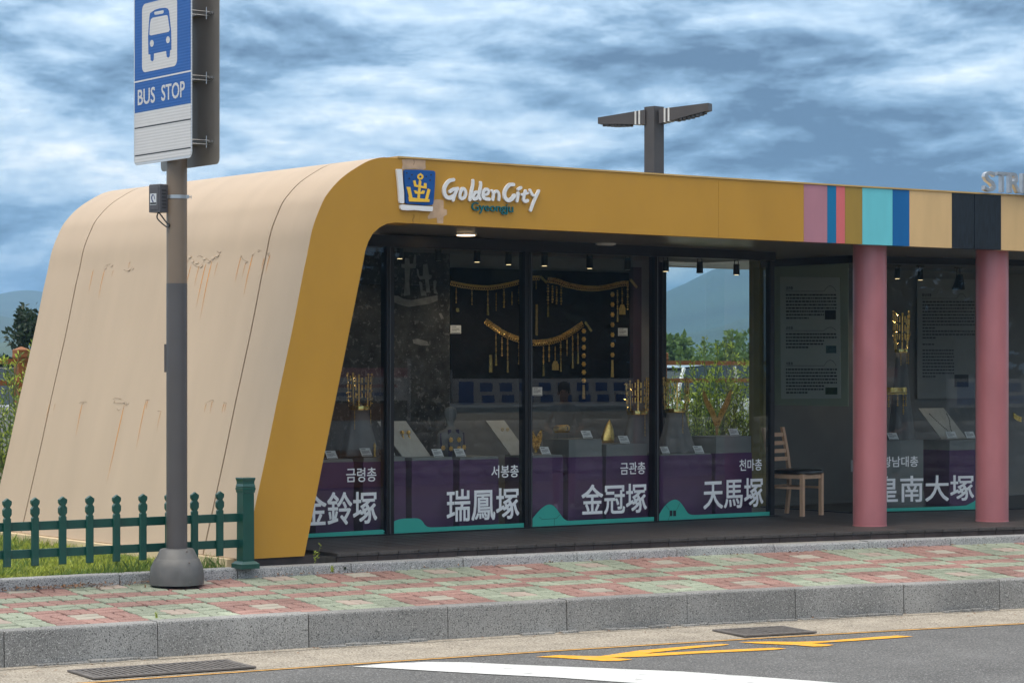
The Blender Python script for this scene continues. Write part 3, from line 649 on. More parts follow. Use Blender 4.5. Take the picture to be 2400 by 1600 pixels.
# ------------------------------------------------------------------ deck
deck = thing('deck', (0, -1, ZD), 'dark brown plank deck in front of the glass pavilion', 'deck')
pw = .1915; u = -3.46; us_p = []
while u < 7.4: us_p.append(u); u += pw
mb = MB(); mb.loft([[(u, dk(u) + .03, .32), (u, dk(u) + .03, ZD - .03), (u, 1.3 if u > 3.1 else .06, ZD - .03), (u, 1.3 if u > 3.1 else .06, .32)] for u in [-3.5 + .5 * i for i in range(22)]], True, True); obj('bearer', recalc(mb.mesh('bearer')), 'joint_dark', deck)
sc_ = MB()
for u in us_p:
    a, b = u + .002, u + pw - .002; back = 1.255 if u > 3.1 else -.032
    if a > RU - .02 : back = (rp(0).y - .25 / .968 * (a - RU)) - .03
    if a < -3.26: continue
    mb = MB(); mb.loft([[(a, dk(a) - .004, ZD - .028), (b, dk(b) - .004, ZD - .028), (b, dk(b) - .004, ZD - .004), (b - .002, dk(b) - .001, ZD), (a + .002, dk(a) - .001, ZD), (a, dk(a) - .004, ZD - .004)],
                        [(a, back, ZD - .028), (b, back, ZD - .028), (b, back, ZD - .004), (b - .002, back, ZD), (a + .002, back, ZD), (a, back, ZD - .004)]], True, True)
    obj('plank', recalc(mb.mesh('plank')), 'deck_wood', deck)
    mb = MB(); y0, y1 = dk(a), dk(b); mb.prism([(a, y0 + .006, .33), (b, y1 + .006, .33), (b, y1 + .006, ZD - .031), (a, y0 + .006, ZD - .031)], (0, .02, 0)); obj('skirt_board', recalc(mb.mesh('skirt_board')), 'skirt_wood', deck)
    sc_.ball((b + .002, dk(b) - .006, ZD - .010), .0075, 6, 4)
mb = MB(); mb.prism([(-3.92, VF + .03, .33), (-3.26, VF + .03, .33), (-3.26, VF + .03, .47), (-3.92, VF + .03, .47)], (0, .1, 0)); obj('skirt_board', recalc(mb.mesh('skirt_board')), 'skirt_wood', deck)
tag(obj('screws', sc_, 'joint_dark', deck), kind='stuff')
# ------------------------------------------------------------------ bus stop pole and signs
mat('pole_upper', lin(118, 102, 86), .45, var=.05, scale=4, coat=.2); mat('pole_lower', lin(80, 76, 76), .42, var=.06, scale=4, coat=.2)
mat('base_cast', lin(92, 91, 90), .5, var=.16, scale=9, bump=.0008, bscale=40)
mat('sheet_silver', (.62, .62, .63), .38, metal=.5, var=.06, scale=2); mat('sign_back', (.36, .33, .30), .4, metal=.5, var=.12, scale=1.2, stretch=(1, 1, .4))
mat('sign_blue', lin(20, 84, 158), .45, var=.05, scale=3); mat('sign_white', (.58, .57, .58), .5, var=.04, scale=3); mat('sign_black', (.02, .022, .025), .5)
for nm_ in ('sign_blue', 'sign_white', 'sheet_silver'):         # fine ribs of the retroreflective sheet
    n, l, b = nodes_of(MATS[nm_]); g_ = n.new('ShaderNodeNewGeometry'); w_ = n.new('ShaderNodeTexWave'); w_.bands_direction = 'Z'; w_.inputs['Scale'].default_value = 14
    l.new(g_.outputs['Position'], w_.inputs['Vector']); bp = n.new('ShaderNodeBump'); bp.inputs['Distance'].default_value = .002; bp.inputs['Strength'].default_value = .35; l.new(w_.outputs['Fac'], bp.inputs['Height']); l.new(bp.outputs[0], b.inputs['Normal'])
PU, PV = -4.717, -1.905; PR_ = .0775; ZP0 = .338
stop = thing('bus_stop_pole', (PU, PV, ZP0), 'tall round bus stop pole, brown above and grey below, on a bulging base', 'pole')
zsplit = at_v(405, 664, PV).z
mb = MB(); mb.lathe((PU, PV, 0), [(PR_, zsplit), (PR_, 5.6)], 40); obj('upper_pole', mb, 'pole_upper', stop, auto=40)
mb = MB(); mb.lathe((PU, PV, 0), [(PR_ + .0012, ZP0 + .2), (PR_ + .0012, zsplit)], 40); obj('lower_pole', mb, 'pole_lower', stop, auto=40)
k = 24; mb = MB(); rings = []
for r, z in ((.205, 0), (.207, .05), (.198, .13), (.172, .185), (.166, .19), (.158, .20), (.128, .262), (.118, .268), (.084, .270)):
    rings.append([(PU + r * cos(2 * pi * j / k) * (1 + .035 * cos(4 * 2 * pi * j / k)), PV + r * sin(2 * pi * j / k) * (1 + .035 * cos(4 * 2 * pi * j / k)), ZP0 + z) for j in range(k)])
mb.loft(rings, True, True); bs = obj('base_cover', mb, 'base_cast', stop, auto=35)
va = atan2(-sT, -cT)
for dx, dz in ((.16, .255), (.20, .175), (.208, .03)):
    a_ = va + .62; mb = MB(); mb.ball((PU + dx * cos(a_) * 1.0, PV + dx * sin(a_), ZP0 + dz), .009, 6, 4); obj('bolt', mb, 'cast_iron', bs)
a_ = va + .62; mb = MB(); mb.tube([(PU + r_ * cos(a_), PV + r_ * sin(a_), ZP0 + z_) for r_, z_ in ((.131, .258), (.162, .196), (.176, .182), (.203, .13), (.212, .05))], .0016, 5); obj('cover_joint', mb, 'joint_dark', bs)
mb = MB(); mb.box(PU - .092, PU - .05, PV - .0 - .10, PV + .10, 0, 0.001); p0 = at_v(380, 806, PV).z; p1 = at_v(380, 872, PV).z
mb = MB(); a_ = pi - .34; mb.obox((PU + cos(pi - .9) * .078, PV + sin(pi - .9) * .078, p1), pi - .9, .012, .03, p1, p0); obj('hatch', mb, 'pole_lower', stop)
# two sign plates back to back, square to the road
US_ = PU - .115; UB_ = PU + .115
S_u = lambda x, y, d=0.0: at_u(x, y, US_ - d)
zsg = lambda P: zoomed(P, 280, 0, 3.733)
vN, vFar = S_u(451, 370).y + .01, S_u(314, 388).y; zB = (S_u(314, 388).z + S_u(451, 370).z) / 2; ZTS = 5.25
def rrect(v0, v1, z0, z1, r, u, n=4):
    P = []
    for cx_, cz_, a0 in ((v1 - r, z0 + r, -pi / 2), (v1 - r, z1 - r, 0), (v0 + r, z1 - r, pi / 2), (v0 + r, z0 + r, pi)):
        for i in range(n + 1): a = a0 + pi / 2 * i / n; P.append((u, cx_ + r * cos(a), cz_ + r * sin(a)))
    return P
sg = thing('bus_stop_sign', (PU, PV, zB), 'blue and white bus stop sign plates back to back on the pole', 'sign')
mb = MB(); mb.prism(rrect(vN, vFar, zB, ZTS, .045, US_), (.004, 0, 0)); front = obj('front_plate', recalc(mb.mesh('front_plate')), 'sheet_silver', sg)
dB = .0; mb = MB(); mb.prism(rrect(vN, vFar, zB - .035, ZTS, .045, UB_), (.004, 0, 0)); obj('rear_plate', recalc(mb.mesh('rear_plate')), 'sign_back', sg)
def band(name, z0, z1, m, d, e=.014): return obj(name, MB().sheet([(US_ - d, vFar - e, z0), (US_ - d, vN + e, z0), (US_ - d, vN + e, z1), (US_ - d, vFar - e, z1)]), m, front)
zz = lambda xl, yl, xr, yr: (S_u(xl, yl).z + S_u(xr, yr).z) / 2
zBlue = zz(314, 265.5, 445, 243); zLine = zz(312, 193, 443, 168.5)
band('white_field', zB + .02, zBlue - .006, 'sign_white', .0008); band('blue_field', zBlue, ZTS - .03, 'sign_blue', .0008)
band('rule', zLine - .006, zLine + .006, 'sign_white', .0012, .0)
for q in ((312, 302.7, 449, 279.1), (314, 367, 451, 345)): z_ = zz(*q); band('rule', z_ - .005, z_ + .005, 'sign_black', .0012)
def sgp(name, px, m, d, sm=False): return obj(name, MB().sheet([S_u(x, y, d) for x, y in zsg(px)]), m, front)
w0, w1 = S_u(*zsg([(199, 330)])[0]).y, S_u(*zsg([(506, 285)])[0]).y
zw0 = zz(*zsg([(208, 632)])[0], *zsg([(512, 580)])[0]); zw1 = zz(*zsg([(192, 32)])[0], *zsg([(498, -22)])[0])
mb = MB().sheet(rrect(w1, w0, zw0, zw1, .05, US_ - .0013)); obj('pictogram_field', mb, 'sign_white', front)
sgp('bus_pictogram', [(262, 150), (268, 118), (310, 88), (350, 75), (400, 70), (425, 80), (434, 100), (453, 280), (455, 437), (443, 441), (440, 495), (427, 508), (413, 498), (408, 448), (302, 470), (300, 525), (287, 540), (272, 528), (270, 478), (253, 478), (250, 325), (256, 220)], 'sign_blue', .0018)
sgp('windscreen', [(275, 172), (290, 157), (412, 134), (422, 142), (440, 262), (430, 281), (275, 313), (262, 305), (266, 215)], 'sign_white', .0023)
sgp('destination_board', [(308, 106), (380, 92), (388, 98), (386, 114), (378, 121), (312, 133), (305, 126), (305, 111)], 'sign_white', .0023)
for cx_, cy_ in ((283, 382), (424, 350)): sgp('headlight', [(cx_ + 17 * cos(2 * pi * i / 14), cy_ + 30 * sin(2 * pi * i / 14) - 2 * cos(2 * pi * i / 14)) for i in range(14)], 'sign_white', .0023)
tl, tr, bl = S_u(*zsg([(162, 787)])[0]), S_u(*zsg([(573, 709)])[0]), S_u(*zsg([(165, 925)])[0])
z1t = (tl.z + tr.z) / 2; z0t = zz(*zsg([(165, 924)])[0], *zsg([(573, 851)])[0])
for word, f0, f1 in (('BUS', 0, .375), ('STOP', .51, 1)):
    mb = MB(); o_ = Vector((US_ - .0014, tl.y + (tr.y - tl.y) * f0, z0t)); text_on(mb, word, o_, (0, (tr.y - tl.y) * (f1 - f0), 0), (0, 0, z1t - z0t), .02); obj('lettering', mb, 'sign_white', front)
mat('bracket_steel', (.42, .41, .40), .35, metal=.9, var=.1)
for y in (30, 182, 332):
    z_ = at_u(455, y, PU).z; br = MB()
    for sgn in (-1, 1):
        br.box(PU + sgn * .0785 if sgn > 0 else US_ + .0045, UB_ - .0005 if sgn > 0 else PU - .0785, PV - .028, PV + .028, z_ - .02, z_ + .02)
        br.tube([(UB_ - .012 if sgn > 0 else US_ + .017, PV - .36, z_), (UB_ - .012 if sgn > 0 else US_ + .017, PV + .36, z_)], .011, 8)
    b_ = obj('bracket', br, 'bracket_steel', sg)
    for dv in (-.30, .30):
        mb = MB(); mb.tube([(US_ + .005, PV + dv, z_ + .012), (UB_ - .001, PV + dv, z_ + .012)], .004, 6); mb.tube([(US_ + .005, PV + dv, z_ - .018), (UB_ - .001, PV + dv, z_ - .018)], .004, 6); mb.tube([(UB_ - .03, PV + dv, z_ - .045), (UB_ - .03, PV + dv, z_ + .045)], .004, 6); obj('clamp_bolt', mb, 'aluminium', b_)
# small speaker box strapped to the pole
mat('box_plastic', lin(82, 80, 84), .55, var=.06, scale=20); mat('label_white', (.55, .57, .60), .5); mat('label_navy', (.01, .02, .12), .5)
bx = at_v(366, 463, PV - .02); a_ = atan2(-.92, -.38)
axn = radians(215); e1 = Vector((cos(axn), sin(axn), 0)); e2 = Vector((-sin(axn), cos(axn), 0))       # e1 points away from the pole, out to the left
cb = Vector((PU, PV, 0)) + Vector((-.80, .12, 0)).normalized() * .145
lv = toW(1, 0, 0) - toW(0, 0, 0); lv.z = 0; fwd = toW(0, 1, 0) - toW(0, 0, 0); fwd.z = 0              # picture-right and picture-away directions
zt_, zb2 = at_v(366, 431, PV).z, at_v(366, 497, PV).z
box = thing('speaker_box', cb + Vector((0, 0, zb2)), 'small dark grey vented box strapped high on the bus stop pole', 'box')
c0 = Vector((PU, PV, 0)) - lv * (.0775 + .048) - fwd * .035; d1 = (-fwd * .80 - lv * .60).normalized(); d2 = Vector((-d1.y, d1.x, 0))
ang = atan2(d1.y, d1.x); mb = MB(); mb.obox(c0 + Vector((0, 0, zb2)), ang, .052, .058, zb2, zt_, .006); body = obj('body', mb, 'box_plastic', box)
fc = c0 + d1 * .0525
mb = MB(); mb.obox(fc + Vector((0, 0, zb2 + .02)), ang, .004, .046, zb2 + .02, zt_ - .02, .002); obj('front_cover', mb, 'box_plastic', body)
side = -d2 if (-d2).dot(lv) > 0 else d2
for i in range(6):
    z_ = zb2 + .03 + i * .026; mb = MB(); mb.obox(c0 + side * .0585 + d1 * .012 + Vector((0, 0, z_)), ang, .020, .003, z_, z_ + .008); obj('vent_fin', mb, 'sign_black', body)
lf = fc + d1 * .005 - side * .008
lab = lambda a, b, m, d, nm: obj(nm, MB().sheet([lf + d1 * d + d2 * x + Vector((0, 0, z)) for x, z in ((-a[0], b[0]), (a[0], b[0]), (a[0], b[1]), (-a[0], b[1]))]), m, body)
lz = zb2 + .055; lab((.033, 0), (lz, lz + .085), 'label_white', .0, 'label'); lab((.031, 0), (lz + .004, lz + .018), 'sign_black', .0006, 'label_text')
mb = MB(); stroke(mb, smooth_line([lf + d1 * .0008 + d2 * (-.016 * s_) + Vector((0, 0, lz + z)) for s_, z in ((-1, .045), (-.5, .07), (.4, .074), (1, .055), (.5, .03), (0, .024))], 4), [.003] * 8 + [.005] * 13, 0, .0003, d1); obj('label_mark', mb, 'label_navy', body)
mb = MB(); pc = c0 + Vector((0, 0, zb2)); pe = Vector((PU, PV, 0)) - lv * .045 - fwd * .068 + Vector((0, 0, zb2 - .09))
for dq in (.0, .03): mb.tube(smooth_line([pc + d1 * .01 + Vector((0, 0, .003)), pc - lv * (.005 - dq) + d1 * .015 + Vector((0, 0, -.045 + dq * .7)), pe + Vector((0, 0, -.02 + dq)) - lv * .02, pe], 5), .0055, 7)
obj('cable', mb, 'sign_black', box, smooth=True)
zst = at_v(410, 462, PV).z; mb = MB(); mb.loft([[(PU + (PR_ + d) * cos(2 * pi * j / 40), PV + (PR_ + d) * sin(2 * pi * j / 40), zst + z) for j in range(40)] for d, z in ((.0002, -.013), (.003, -.013), (.003, .013), (.0002, .013))])
st = obj('strap', mb, 'aluminium', box, auto=30); q = Vector((PU, PV, zst)) + lv * (PR_ + .006) - fwd * .025
mb = MB(); mb.obox(q + Vector((0, 0, -.012)), atan2(lv.y, lv.x), .014, .006, zst - .012, zst + .014); mb.tube([q + lv * .012, q + lv * .03], .004, 6); mb.tube([q + lv * .028 + Vector((0, 0, -.014)), q + lv * .028 + Vector((0, 0, .012))], .003, 6); obj('strap_screw', mb, 'aluminium', st)

# ------------------------------------------------------------------ green picket fence
mat('fence_green', lin(10, 70, 61), .38, var=.12, scale=9, coat=.3, bump=.0004, bscale=60)
FVn = -1.735; fz = 1.017
fence = thing('picket_fence', (-4.025, FVn, ZKR), 'dark green picket fence with spear-topped pickets on the low kerb', 'fence')
hp = [(0, 0), (.0336, .023), (.0336, .044), (.0195, .066), (.0336, .085), (.0336, .119), (.0195, .141), (.028, .153), (.028, .5)]
prof_ = [(a, -b) for a, b in hp] + [(-a, -b) for a, b in reversed(hp[1:])]
pk = None
for i in range(-9, 9):
    u = -6.015 + .2203 * i
    if u > -4.2: break
    if pk is None:
        mb = MB(); mb.prism([(a, -.014, b) for a, b in prof_], (0, .028, 0)); pk = recalc(mb.mesh('picket')); pk.materials.append(MATS['fence_green'])
        bm = bmesh.new(); bm.from_mesh(pk); bmesh.ops.bevel(bm, geom=[e for e in bm.edges if e.calc_length() > .002 and abs((e.verts[0].co - e.verts[1].co).y) < 1e-5], offset=.004, segments=1, affect='EDGES'); bm.to_mesh(pk); bm.free()
    o = bpy.data.objects.new('picket', pk); COL.objects.link(o); o.parent = fence; o.matrix_parent_inverse = Matrix.Translation(-fence.location); o.location = (u, FVn, fz)
for z0, z1 in ((-.243, -.178), (-.443, -.380)):
    mb = MB(); mb.obox((-6.05, FVn + .024, fz + z0), 0, 2.04, .010, fz + z0, fz + z1, .003); obj('rail', mb, 'fence_green', fence)
a_ = 0.0; mb = MB(); h0 = ZKR; C_ = (-4.025, FVn, h0)
def sq(r, z): return [(-4.025 + r * a, FVn + r * b, h0 + z) for a, b in ((-1, -1), (1, -1), (1, 1), (-1, 1))]
mb.loft([sq(r, z) for r, z in ((.080, 0), (.080, .036), (.064, .05), (.060, .056), (.050, .058), (.048, .585), (.053, .587), (.054, .605), (.057, .608), (.057, .625), (.053, .627), (.054, .633), (.056, .635), (.050, .655), (.051, .675), (.057, .695), (.055, .703))], True, True)
obj('end_post', mb, 'fence_green', fence)

# ------------------------------------------------------------------ signs on the fascia
mat('letter_white', (.74, .74, .74), .5, var=.03, scale=10); mat('letter_teal', lin(0, 96, 104), .45, var=.12, scale=12); mat('emblem_blue', lin(0, 76, 146), .45, var=.08, scale=10); mat('emblem_yellow', lin(238, 190, 62), .5, var=.06, scale=12)
fz_ = lambda a, b, d=0.0: fpt(*Zs([(a, b)])[0], d)
em = thing('emblem_sign', fz_(470, 400), 'raised blue emblem with a yellow crown and white L-shaped bars on gold fascia', 'sign')
def plate(name, P, th, m, parent, base=.002): 
    mb = MB(); mb.prism([fz_(a, b, base) for a, b in P], (0, -th, 0)); return obj(name, recalc(mb.mesh(name)), m, parent)
sm3 = lambda P: sm2(P + [P[0]], 3)[:-1]
plate('side_bar', [(162, 112), (175, 103), (232, 105), (242, 115), (248, 200), (258, 330), (270, 450), (273, 590), (262, 600), (212, 596), (203, 570), (195, 430), (180, 260)], .022, 'letter_white', em)
plate('base_bar', [(216, 624), (240, 618), (420, 630), (680, 645), (690, 656), (687, 700), (675, 716), (560, 712), (430, 700), (330, 702), (240, 696), (220, 676)], .022, 'letter_white', em)
bp_ = plate('emblem_plate', [(278, 125), (295, 113), (430, 112), (600, 122), (695, 130), (718, 142), (724, 170), (716, 330), (705, 500), (694, 605), (675, 624), (560, 626), (420, 610), (318, 605), (298, 590), (290, 420), (276, 250)], .022, 'emblem_blue', em)
yo = .0245
def ys(P, w, d=0.0): 
    mb = MB(); stroke(mb, [fz_(a, b, yo) for a, b in P], w, d, .006, (0, -1, 0), cap=False); obj('crown_bar', mb, 'emblem_yellow', bp_)
wpx = 1 / 6.189 / 262
ys([(505, 274), (520, 278), (497, 522)], 19 * wpx); plate('crown_bar', [(350, 510), (655, 540), (652, 580), (362, 572)], .007, 'emblem_yellow', bp_, yo); plate('crown_bar', [(324, 360), (376, 363), (408, 520), (362, 517)], .0066, 'emblem_yellow', bp_, yo); plate('crown_bar', [(632, 384), (667, 402), (630, 545), (592, 540)], .0066, 'emblem_yellow', bp_, yo)
plate('crown_bar', [(418, 272), (450, 264), (466, 330), (575, 352), (580, 304), (612, 308), (612, 388), (438, 356)], .0063, 'emblem_yellow', bp_, yo); plate('crown_bar', [(428, 410), (460, 412), (482, 432), (540, 432), (556, 410), (590, 418), (575, 462), (450, 460)], .0063, 'emblem_yellow', bp_, yo)
ring_o = [(527 + 46 * cos(a), 212 + 44 * sin(a)) for a in [-pi / 2 + 2 * pi * i / 20 for i in range(20)]]; ring_o[0] = (535, 158)
ring_i = [(527 + 17 * cos(a), 212 + 17 * sin(a)) for a in [-pi / 2 + 2 * pi * i / 20 for i in range(20)]]
mb = MB(); mb.loft([[fz_(*p_, yo) for p_ in ring_i], [fz_(*p_, yo + .006) for p_ in ring_i], [fz_(*p_, yo + .006) for p_ in ring_o], [fz_(*p_, yo) for p_ in ring_o]]); obj('crown_jewel', recalc(mb.mesh('crown_jewel')), 'emblem_yellow', bp_)
for a, b in ((330, 158), (405, 185), (365, 238), (612, 210), (682, 186), (668, 262)):
    mb = MB(); c = fz_(a, b, yo); mb.tube([c, c + Vector((0, -.002, 0))], .007, 7); obj('rivet_hole', mb, 'ink_dark', bp_)
# brush lettering
gl = thing('brush_lettering', fz_(1540, 560), 'raised white brush lettering of two words on the gold fascia', 'sign')
def brush(name, strokes):
    mb = MB()
    for i, (P, w) in enumerate(strokes):
        Q = sm2(P, 4); ws = w if isinstance(w, (int, float)) else None
        if ws is None: n_ = len(Q); ws = [(w[0] + (w[1] - w[0]) * j / (n_ - 1)) * wpx * .96 for j in range(n_)]
        else: ws = ws * wpx * .96
        stroke(mb, [fz_(a, b, .004) for a, b in Q], ws, 0, .018 + .0006 * i, (0, -1, 0))
    return obj(name, recalc(mb.mesh(name)), 'letter_white', gl)
brush('letter', [([(996, 258), (940, 272), (895, 315), (864, 380), (864, 450), (890, 505), (945, 520), (1000, 490)], (24, 29)), ([(942, 432), (990, 398), (1055, 386)], (22, 24)), ([(1040, 400), (1012, 470), (988, 552)], (26, 23))])
brush('letter', [([(1128, 385), (1095, 440), (1088, 510), (1115, 532), (1160, 505), (1172, 440), (1150, 392), (1118, 390)], (22, 22))])
brush('letter', [([(1278, 268), (1276, 330), (1255, 430), (1232, 548)], (20, 24))])
brush('letter', [([(1350, 440), (1312, 442), (1280, 495), (1285, 535), (1325, 530), (1362, 490)], (22, 24)), ([(1388, 298), (1390, 350), (1370, 440), (1360, 490), (1378, 540)], (19, 22))])
brush('letter', [([(1438, 476), (1490, 462), (1500, 412), (1470, 395), (1432, 425), (1418, 480), (1440, 525), (1510, 540)], (19, 25))])
brush('letter', [([(1552, 415), (1576, 470), (1565, 545)], (18, 22)), ([(1575, 455), (1610, 424), (1642, 440), (1655, 495), (1652, 548)], (20, 21))])
brush('letter', [([(1866, 328), (1812, 330), (1765, 375), (1736, 440), (1742, 515), (1785, 555), (1840, 535), (1875, 488)], (25, 30))])
brush('letter', [([(1932, 398), (1972, 372)], (20, 22)), ([(1932, 452), (1925, 510), (1916, 566)], (23, 22))])
brush('letter', [([(2040, 418), (2022, 480), (2012, 545), (2035, 572), (2068, 560)], (20, 24)), ([(1985, 474), (2070, 452)], (18, 17))])
brush('letter', [([(2105, 408), (2135, 470), (2165, 488)], (19, 20)), ([(2230, 420), (2190, 505), (2145, 610), (2114, 700)], (22, 21))])
gy = thing('small_lettering', fz_(1565, 670), 'small raised dark teal word under the white brush lettering', 'sign')
a, b = fz_(1262, 735, .004), fz_(1866, 752, .004); h_ = (fz_(1560, 590, .004) - fz_(1560, 752, .004)).z
word = 'Gyeongju'; vs_, fs_ = text2d(word, .02)
mb = MB(); zb0 = at_v(*Zs([(1400, 752)])[0], VF).z; text_on(mb, word, Vector((a.x, a.y, zb0)), Vector((b.x - a.x, b.y - a.y, 0)), (0, 0, h_), .006, .011, (0, -1, 0)); obj('lettering', mb.mesh('lettering'), 'letter_teal', gy)
# metal letters standing on the roof edge
mat('brushed_metal', (.52, .53, .55), .38, metal=.85, var=.10, scale=14)
ul = fpx(2298); zl = zt(ul) + .016
sgn_ = thing('roof_lettering', (ul, fv(ul), zl), 'brushed metal block letters standing on the roof edge', 'sign')
u = ul
for ch, wd in (('S', .150), ('T', .140), ('R', .150), ('E', .135), ('E', .135), ('T', .14)):
    x1 = u + wd; o_ = Vector((u, fv(u) - .012, zt(u) + .024)); mb = MB(); text_on(mb, ch, o_, (wd * .93, fv(x1) - fv(u), 0), (0, 0, .195), .018, .055, (-.25, -.95, 0)); obj('letter', mb.mesh('letter'), 'brushed_metal', sgn_); u = x1 + .008

# ------------------------------------------------------------------ chair on the deck
mat('chair_wood', lin(200, 162, 130), .5, var=.14, scale=9, stretch=(1, 1, .25)); mat('seat_vinyl', (.012, .012, .013), .35, bump=.0006, bscale=60)
CS = Vector((.267 + .8054 * .055, .362 - .5927 * .055, 0)); Bq, Cq, Aq = at_z(1880, 1216, ZD) + CS, at_z(1925, 1212.5, ZD) + CS, at_z(1838, 1209, ZD) + CS
ch = thing('wooden_chair', (Bq + Aq) / 2, 'pale wooden chair with slatted back and black seat on the deck', 'chair')
ce = (Cq - Bq); wd_ = ce.length; ce.normalize(); cn = Vector((-ce.y, ce.x, 0)); dp = .40; ca = atan2(ce.y, ce.x)
Dq = Bq + cn * dp; Aq = Cq + cn * dp; SH = .445
for q, nm in ((Bq, 'leg'), (Cq, 'leg')):
    mb = MB(); mb.obox(q, ca, .019, .019, ZD, ZD + SH - .02); obj(nm, mb, 'chair_wood', ch)
for q in (Dq, Aq):
    mb = MB(); rings = []
    for z, d in ((0, .03), (.25, .0), (.44, -.0), (.62, .025), (.885, .085)):
        c = q + cn * d; rings.append([c + ce * a * .019 + cn * b * .016 + Vector((0, 0, z)) for a, b in ((-1, -1), (1, -1), (1, 1), (-1, 1))])
    mb.loft(rings, True, True); obj('back_leg', mb, 'chair_wood', ch)
for z in (.565, .645, .725, .81):
    d = .02 + (z - .60) * .235; c = (Dq + Aq) / 2 + cn * d; mb = MB(); mb.obox(c + Vector((0, 0, z)), ca, wd_ / 2 - .020, .008, ZD + z - .02, ZD + z + .02, .003); obj('back_slat', mb, 'chair_wood', ch)
for a, b, zz0, zz1 in ((Bq, Cq, .375, .415), (Bq, Dq, .375, .415), (Cq, Aq, .375, .415), (Dq, Aq, .375, .415), (Bq, Dq, .27, .293), (Cq, Aq, .27, .293), (Dq, Aq, .285, .305)):
    d = (b - a); c = (a + b) / 2; mb = MB(); mb.obox(c, atan2(d.y, d.x), d.length / 2 - .0205, .010, ZD + zz0, ZD + zz1); obj('rail', mb, 'chair_wood', ch)
c = (Bq + Aq) / 2 - cn * .01; mb = MB(); rings = []
for r, z in ((.93, .421), (1.0, .430), (1.0, .448), (.95, .459), (.6, .468)):
    rings.append([c + ce * (wd_ / 2 + .03) * r * max(-1, min(1, 1.25 * cos(2 * pi * i / 24))) + cn * (dp / 2 + .035) * r * max(-1, min(1, 1.25 * sin(2 * pi * i / 24))) + Vector((0, 0, z + .002)) for i in range(24)])
mb.loft(rings, True, True); obj('seat', mb, 'seat_vinyl', ch, auto=50)

# ------------------------------------------------------------------ street lamp behind the roof
mat('lamp_bronze', lin(84, 78, 76), .5, metal=.2, var=.08, scale=6)
LD = 33.0; lc = at_d(1533, 405, LD); lz_ = lambda y: at_d(1533, y, LD).z
sl = thing('street_lamp', (lc.x, lc.y, .5), 'square dark street lamp with two outstretched arms rising behind the roof', 'street lamp')
la = atan2(cT * .0 + lv.y, lv.x) + radians(42); mb = MB(); mb.obox((lc.x, lc.y, .5), la, .095, .095, .5, lz_(251)); obj('post', mb, 'lamp_bronze', sl)
ev = Vector((cos(la), sin(la), 0)); fw = fwd
def arm(sgn, xt, y0, y1, yb, near):
    d = (lv * sgn - fwd * near).normalized(); Lm = abs(at_d(xt, 260, LD).x * 0 + (xt - 1533) / F_PX * LD) / abs(d.dot(lv)); nrm = Vector((-d.y, d.x, 0))
    P0 = Vector((lc.x, lc.y, 0)) + d * .10; P1 = Vector((lc.x, lc.y, 0)) + d * Lm
    kk = LD / (LD - near * 0.0); mb = MB()
    mb.loft([[P0 + nrm * .085 + Vector((0, 0, lz_(292))), P0 - nrm * .085 + Vector((0, 0, lz_(292))), P0 - nrm * .085 + Vector((0, 0, lz_(258))), P0 + nrm * .085 + Vector((0, 0, lz_(258)))],
             [P1 + nrm * .075 + Vector((0, 0, lz_(y1))), P1 - nrm * .075 + Vector((0, 0, lz_(y1))), P1 - nrm * .075 + Vector((0, 0, lz_(y0))), P1 + nrm * .075 + Vector((0, 0, lz_(y0)))]], True, True)
    o = obj('arm', recalc(mb.mesh('arm')), 'lamp_bronze', sl)
    for t in (.12, .20):
        q = P0 + (P1 - P0) * t; zc_ = lz_(258) + (lz_(y0) - lz_(258)) * t; zd_ = lz_(292) + (lz_(y1) - lz_(292)) * t
        mb = MB(); mb.obox(q + Vector((0, 0, zd_)), atan2(d.y, d.x), .012, .088, zd_ - .004, zc_ + .004); obj('pale_band', mb, 'lamp_rim', o)
    mb = MB()
    for i in range(18):
        t = .35 + .5 * i / 17; q = P0 + (P1 - P0) * t; zd_ = lz_(292) + (lz_(y1) - lz_(292)) * t; mb.obox(q + Vector((0, 0, zd_ - .05)), atan2(d.y, d.x) + i, .018, .06, zd_ - .035 * (1 - abs(t - .6)), zd_ + .003)
    tag(obj('light_cells', mb, 'cast_iron', o), kind='stuff')
arm(-1, 1408, 271, 286, 0, -.45); arm(1, 1660, 249, 266, 0, .45)
# ------------------------------------------------------------------ exhibits in the gallery
mat('purple_cover', lin(92, 58, 98), .8, var=.08, scale=5); mat('plinth_grey', (.20, .205, .20), .7, var=.06, scale=5); mat('card_white', (.62, .62, .62), .6)
mat('gold', (.82, .52, .16), .28, metal=1, var=.25, scale=60, bump=.001, bscale=150); mat('gold_leaf', (.90, .60, .22), .22, metal=1, var=.3, scale=90)
mat('grey_cloth', (.17, .165, .165), .85, var=.12, scale=8, bump=.002, bscale=50); mat('linen_board', (.40, .385, .35), .85, var=.06, scale=20, bump=.0008, bscale=200); mat('navy_cloth', (.03, .02, .06), .85, var=.2, scale=20)
mat('bust_grey', (.13, .128, .125), .6); mat('spot_black', (.010, .010, .010), .45); mat_glass('acrylic', (.93, .95, .95), 1.4); mat('printed_grey', (.06, .06, .06), .8)
PVn, PVb = .12, .52
def plinth(x0, x1, yt, ycap, lbl, v=PVn):
    a, b = at_v(x0, 1100, v), at_v(x1, 1100, v); xm = (x0 + x1) / 2; zt1, zc = at_v(xm, yt, v).z, at_v(xm, ycap, v).z
    t = thing('display_plinth', ((a.x + b.x) / 2, v + .2, ZD), lbl, 'plinth', 'plinths along the shop window')
    mb = MB(); mb.box(a.x, b.x, v, PVb, ZD + .005, zc); obj('body', mb, 'purple_cover', t)
    mb = MB(); mb.box(a.x + .004, b.x - .012, v - .004, PVb + .004, zc + .0006, zt1); obj('cap', mb, 'plinth_grey', t); return zt1
pl = {}
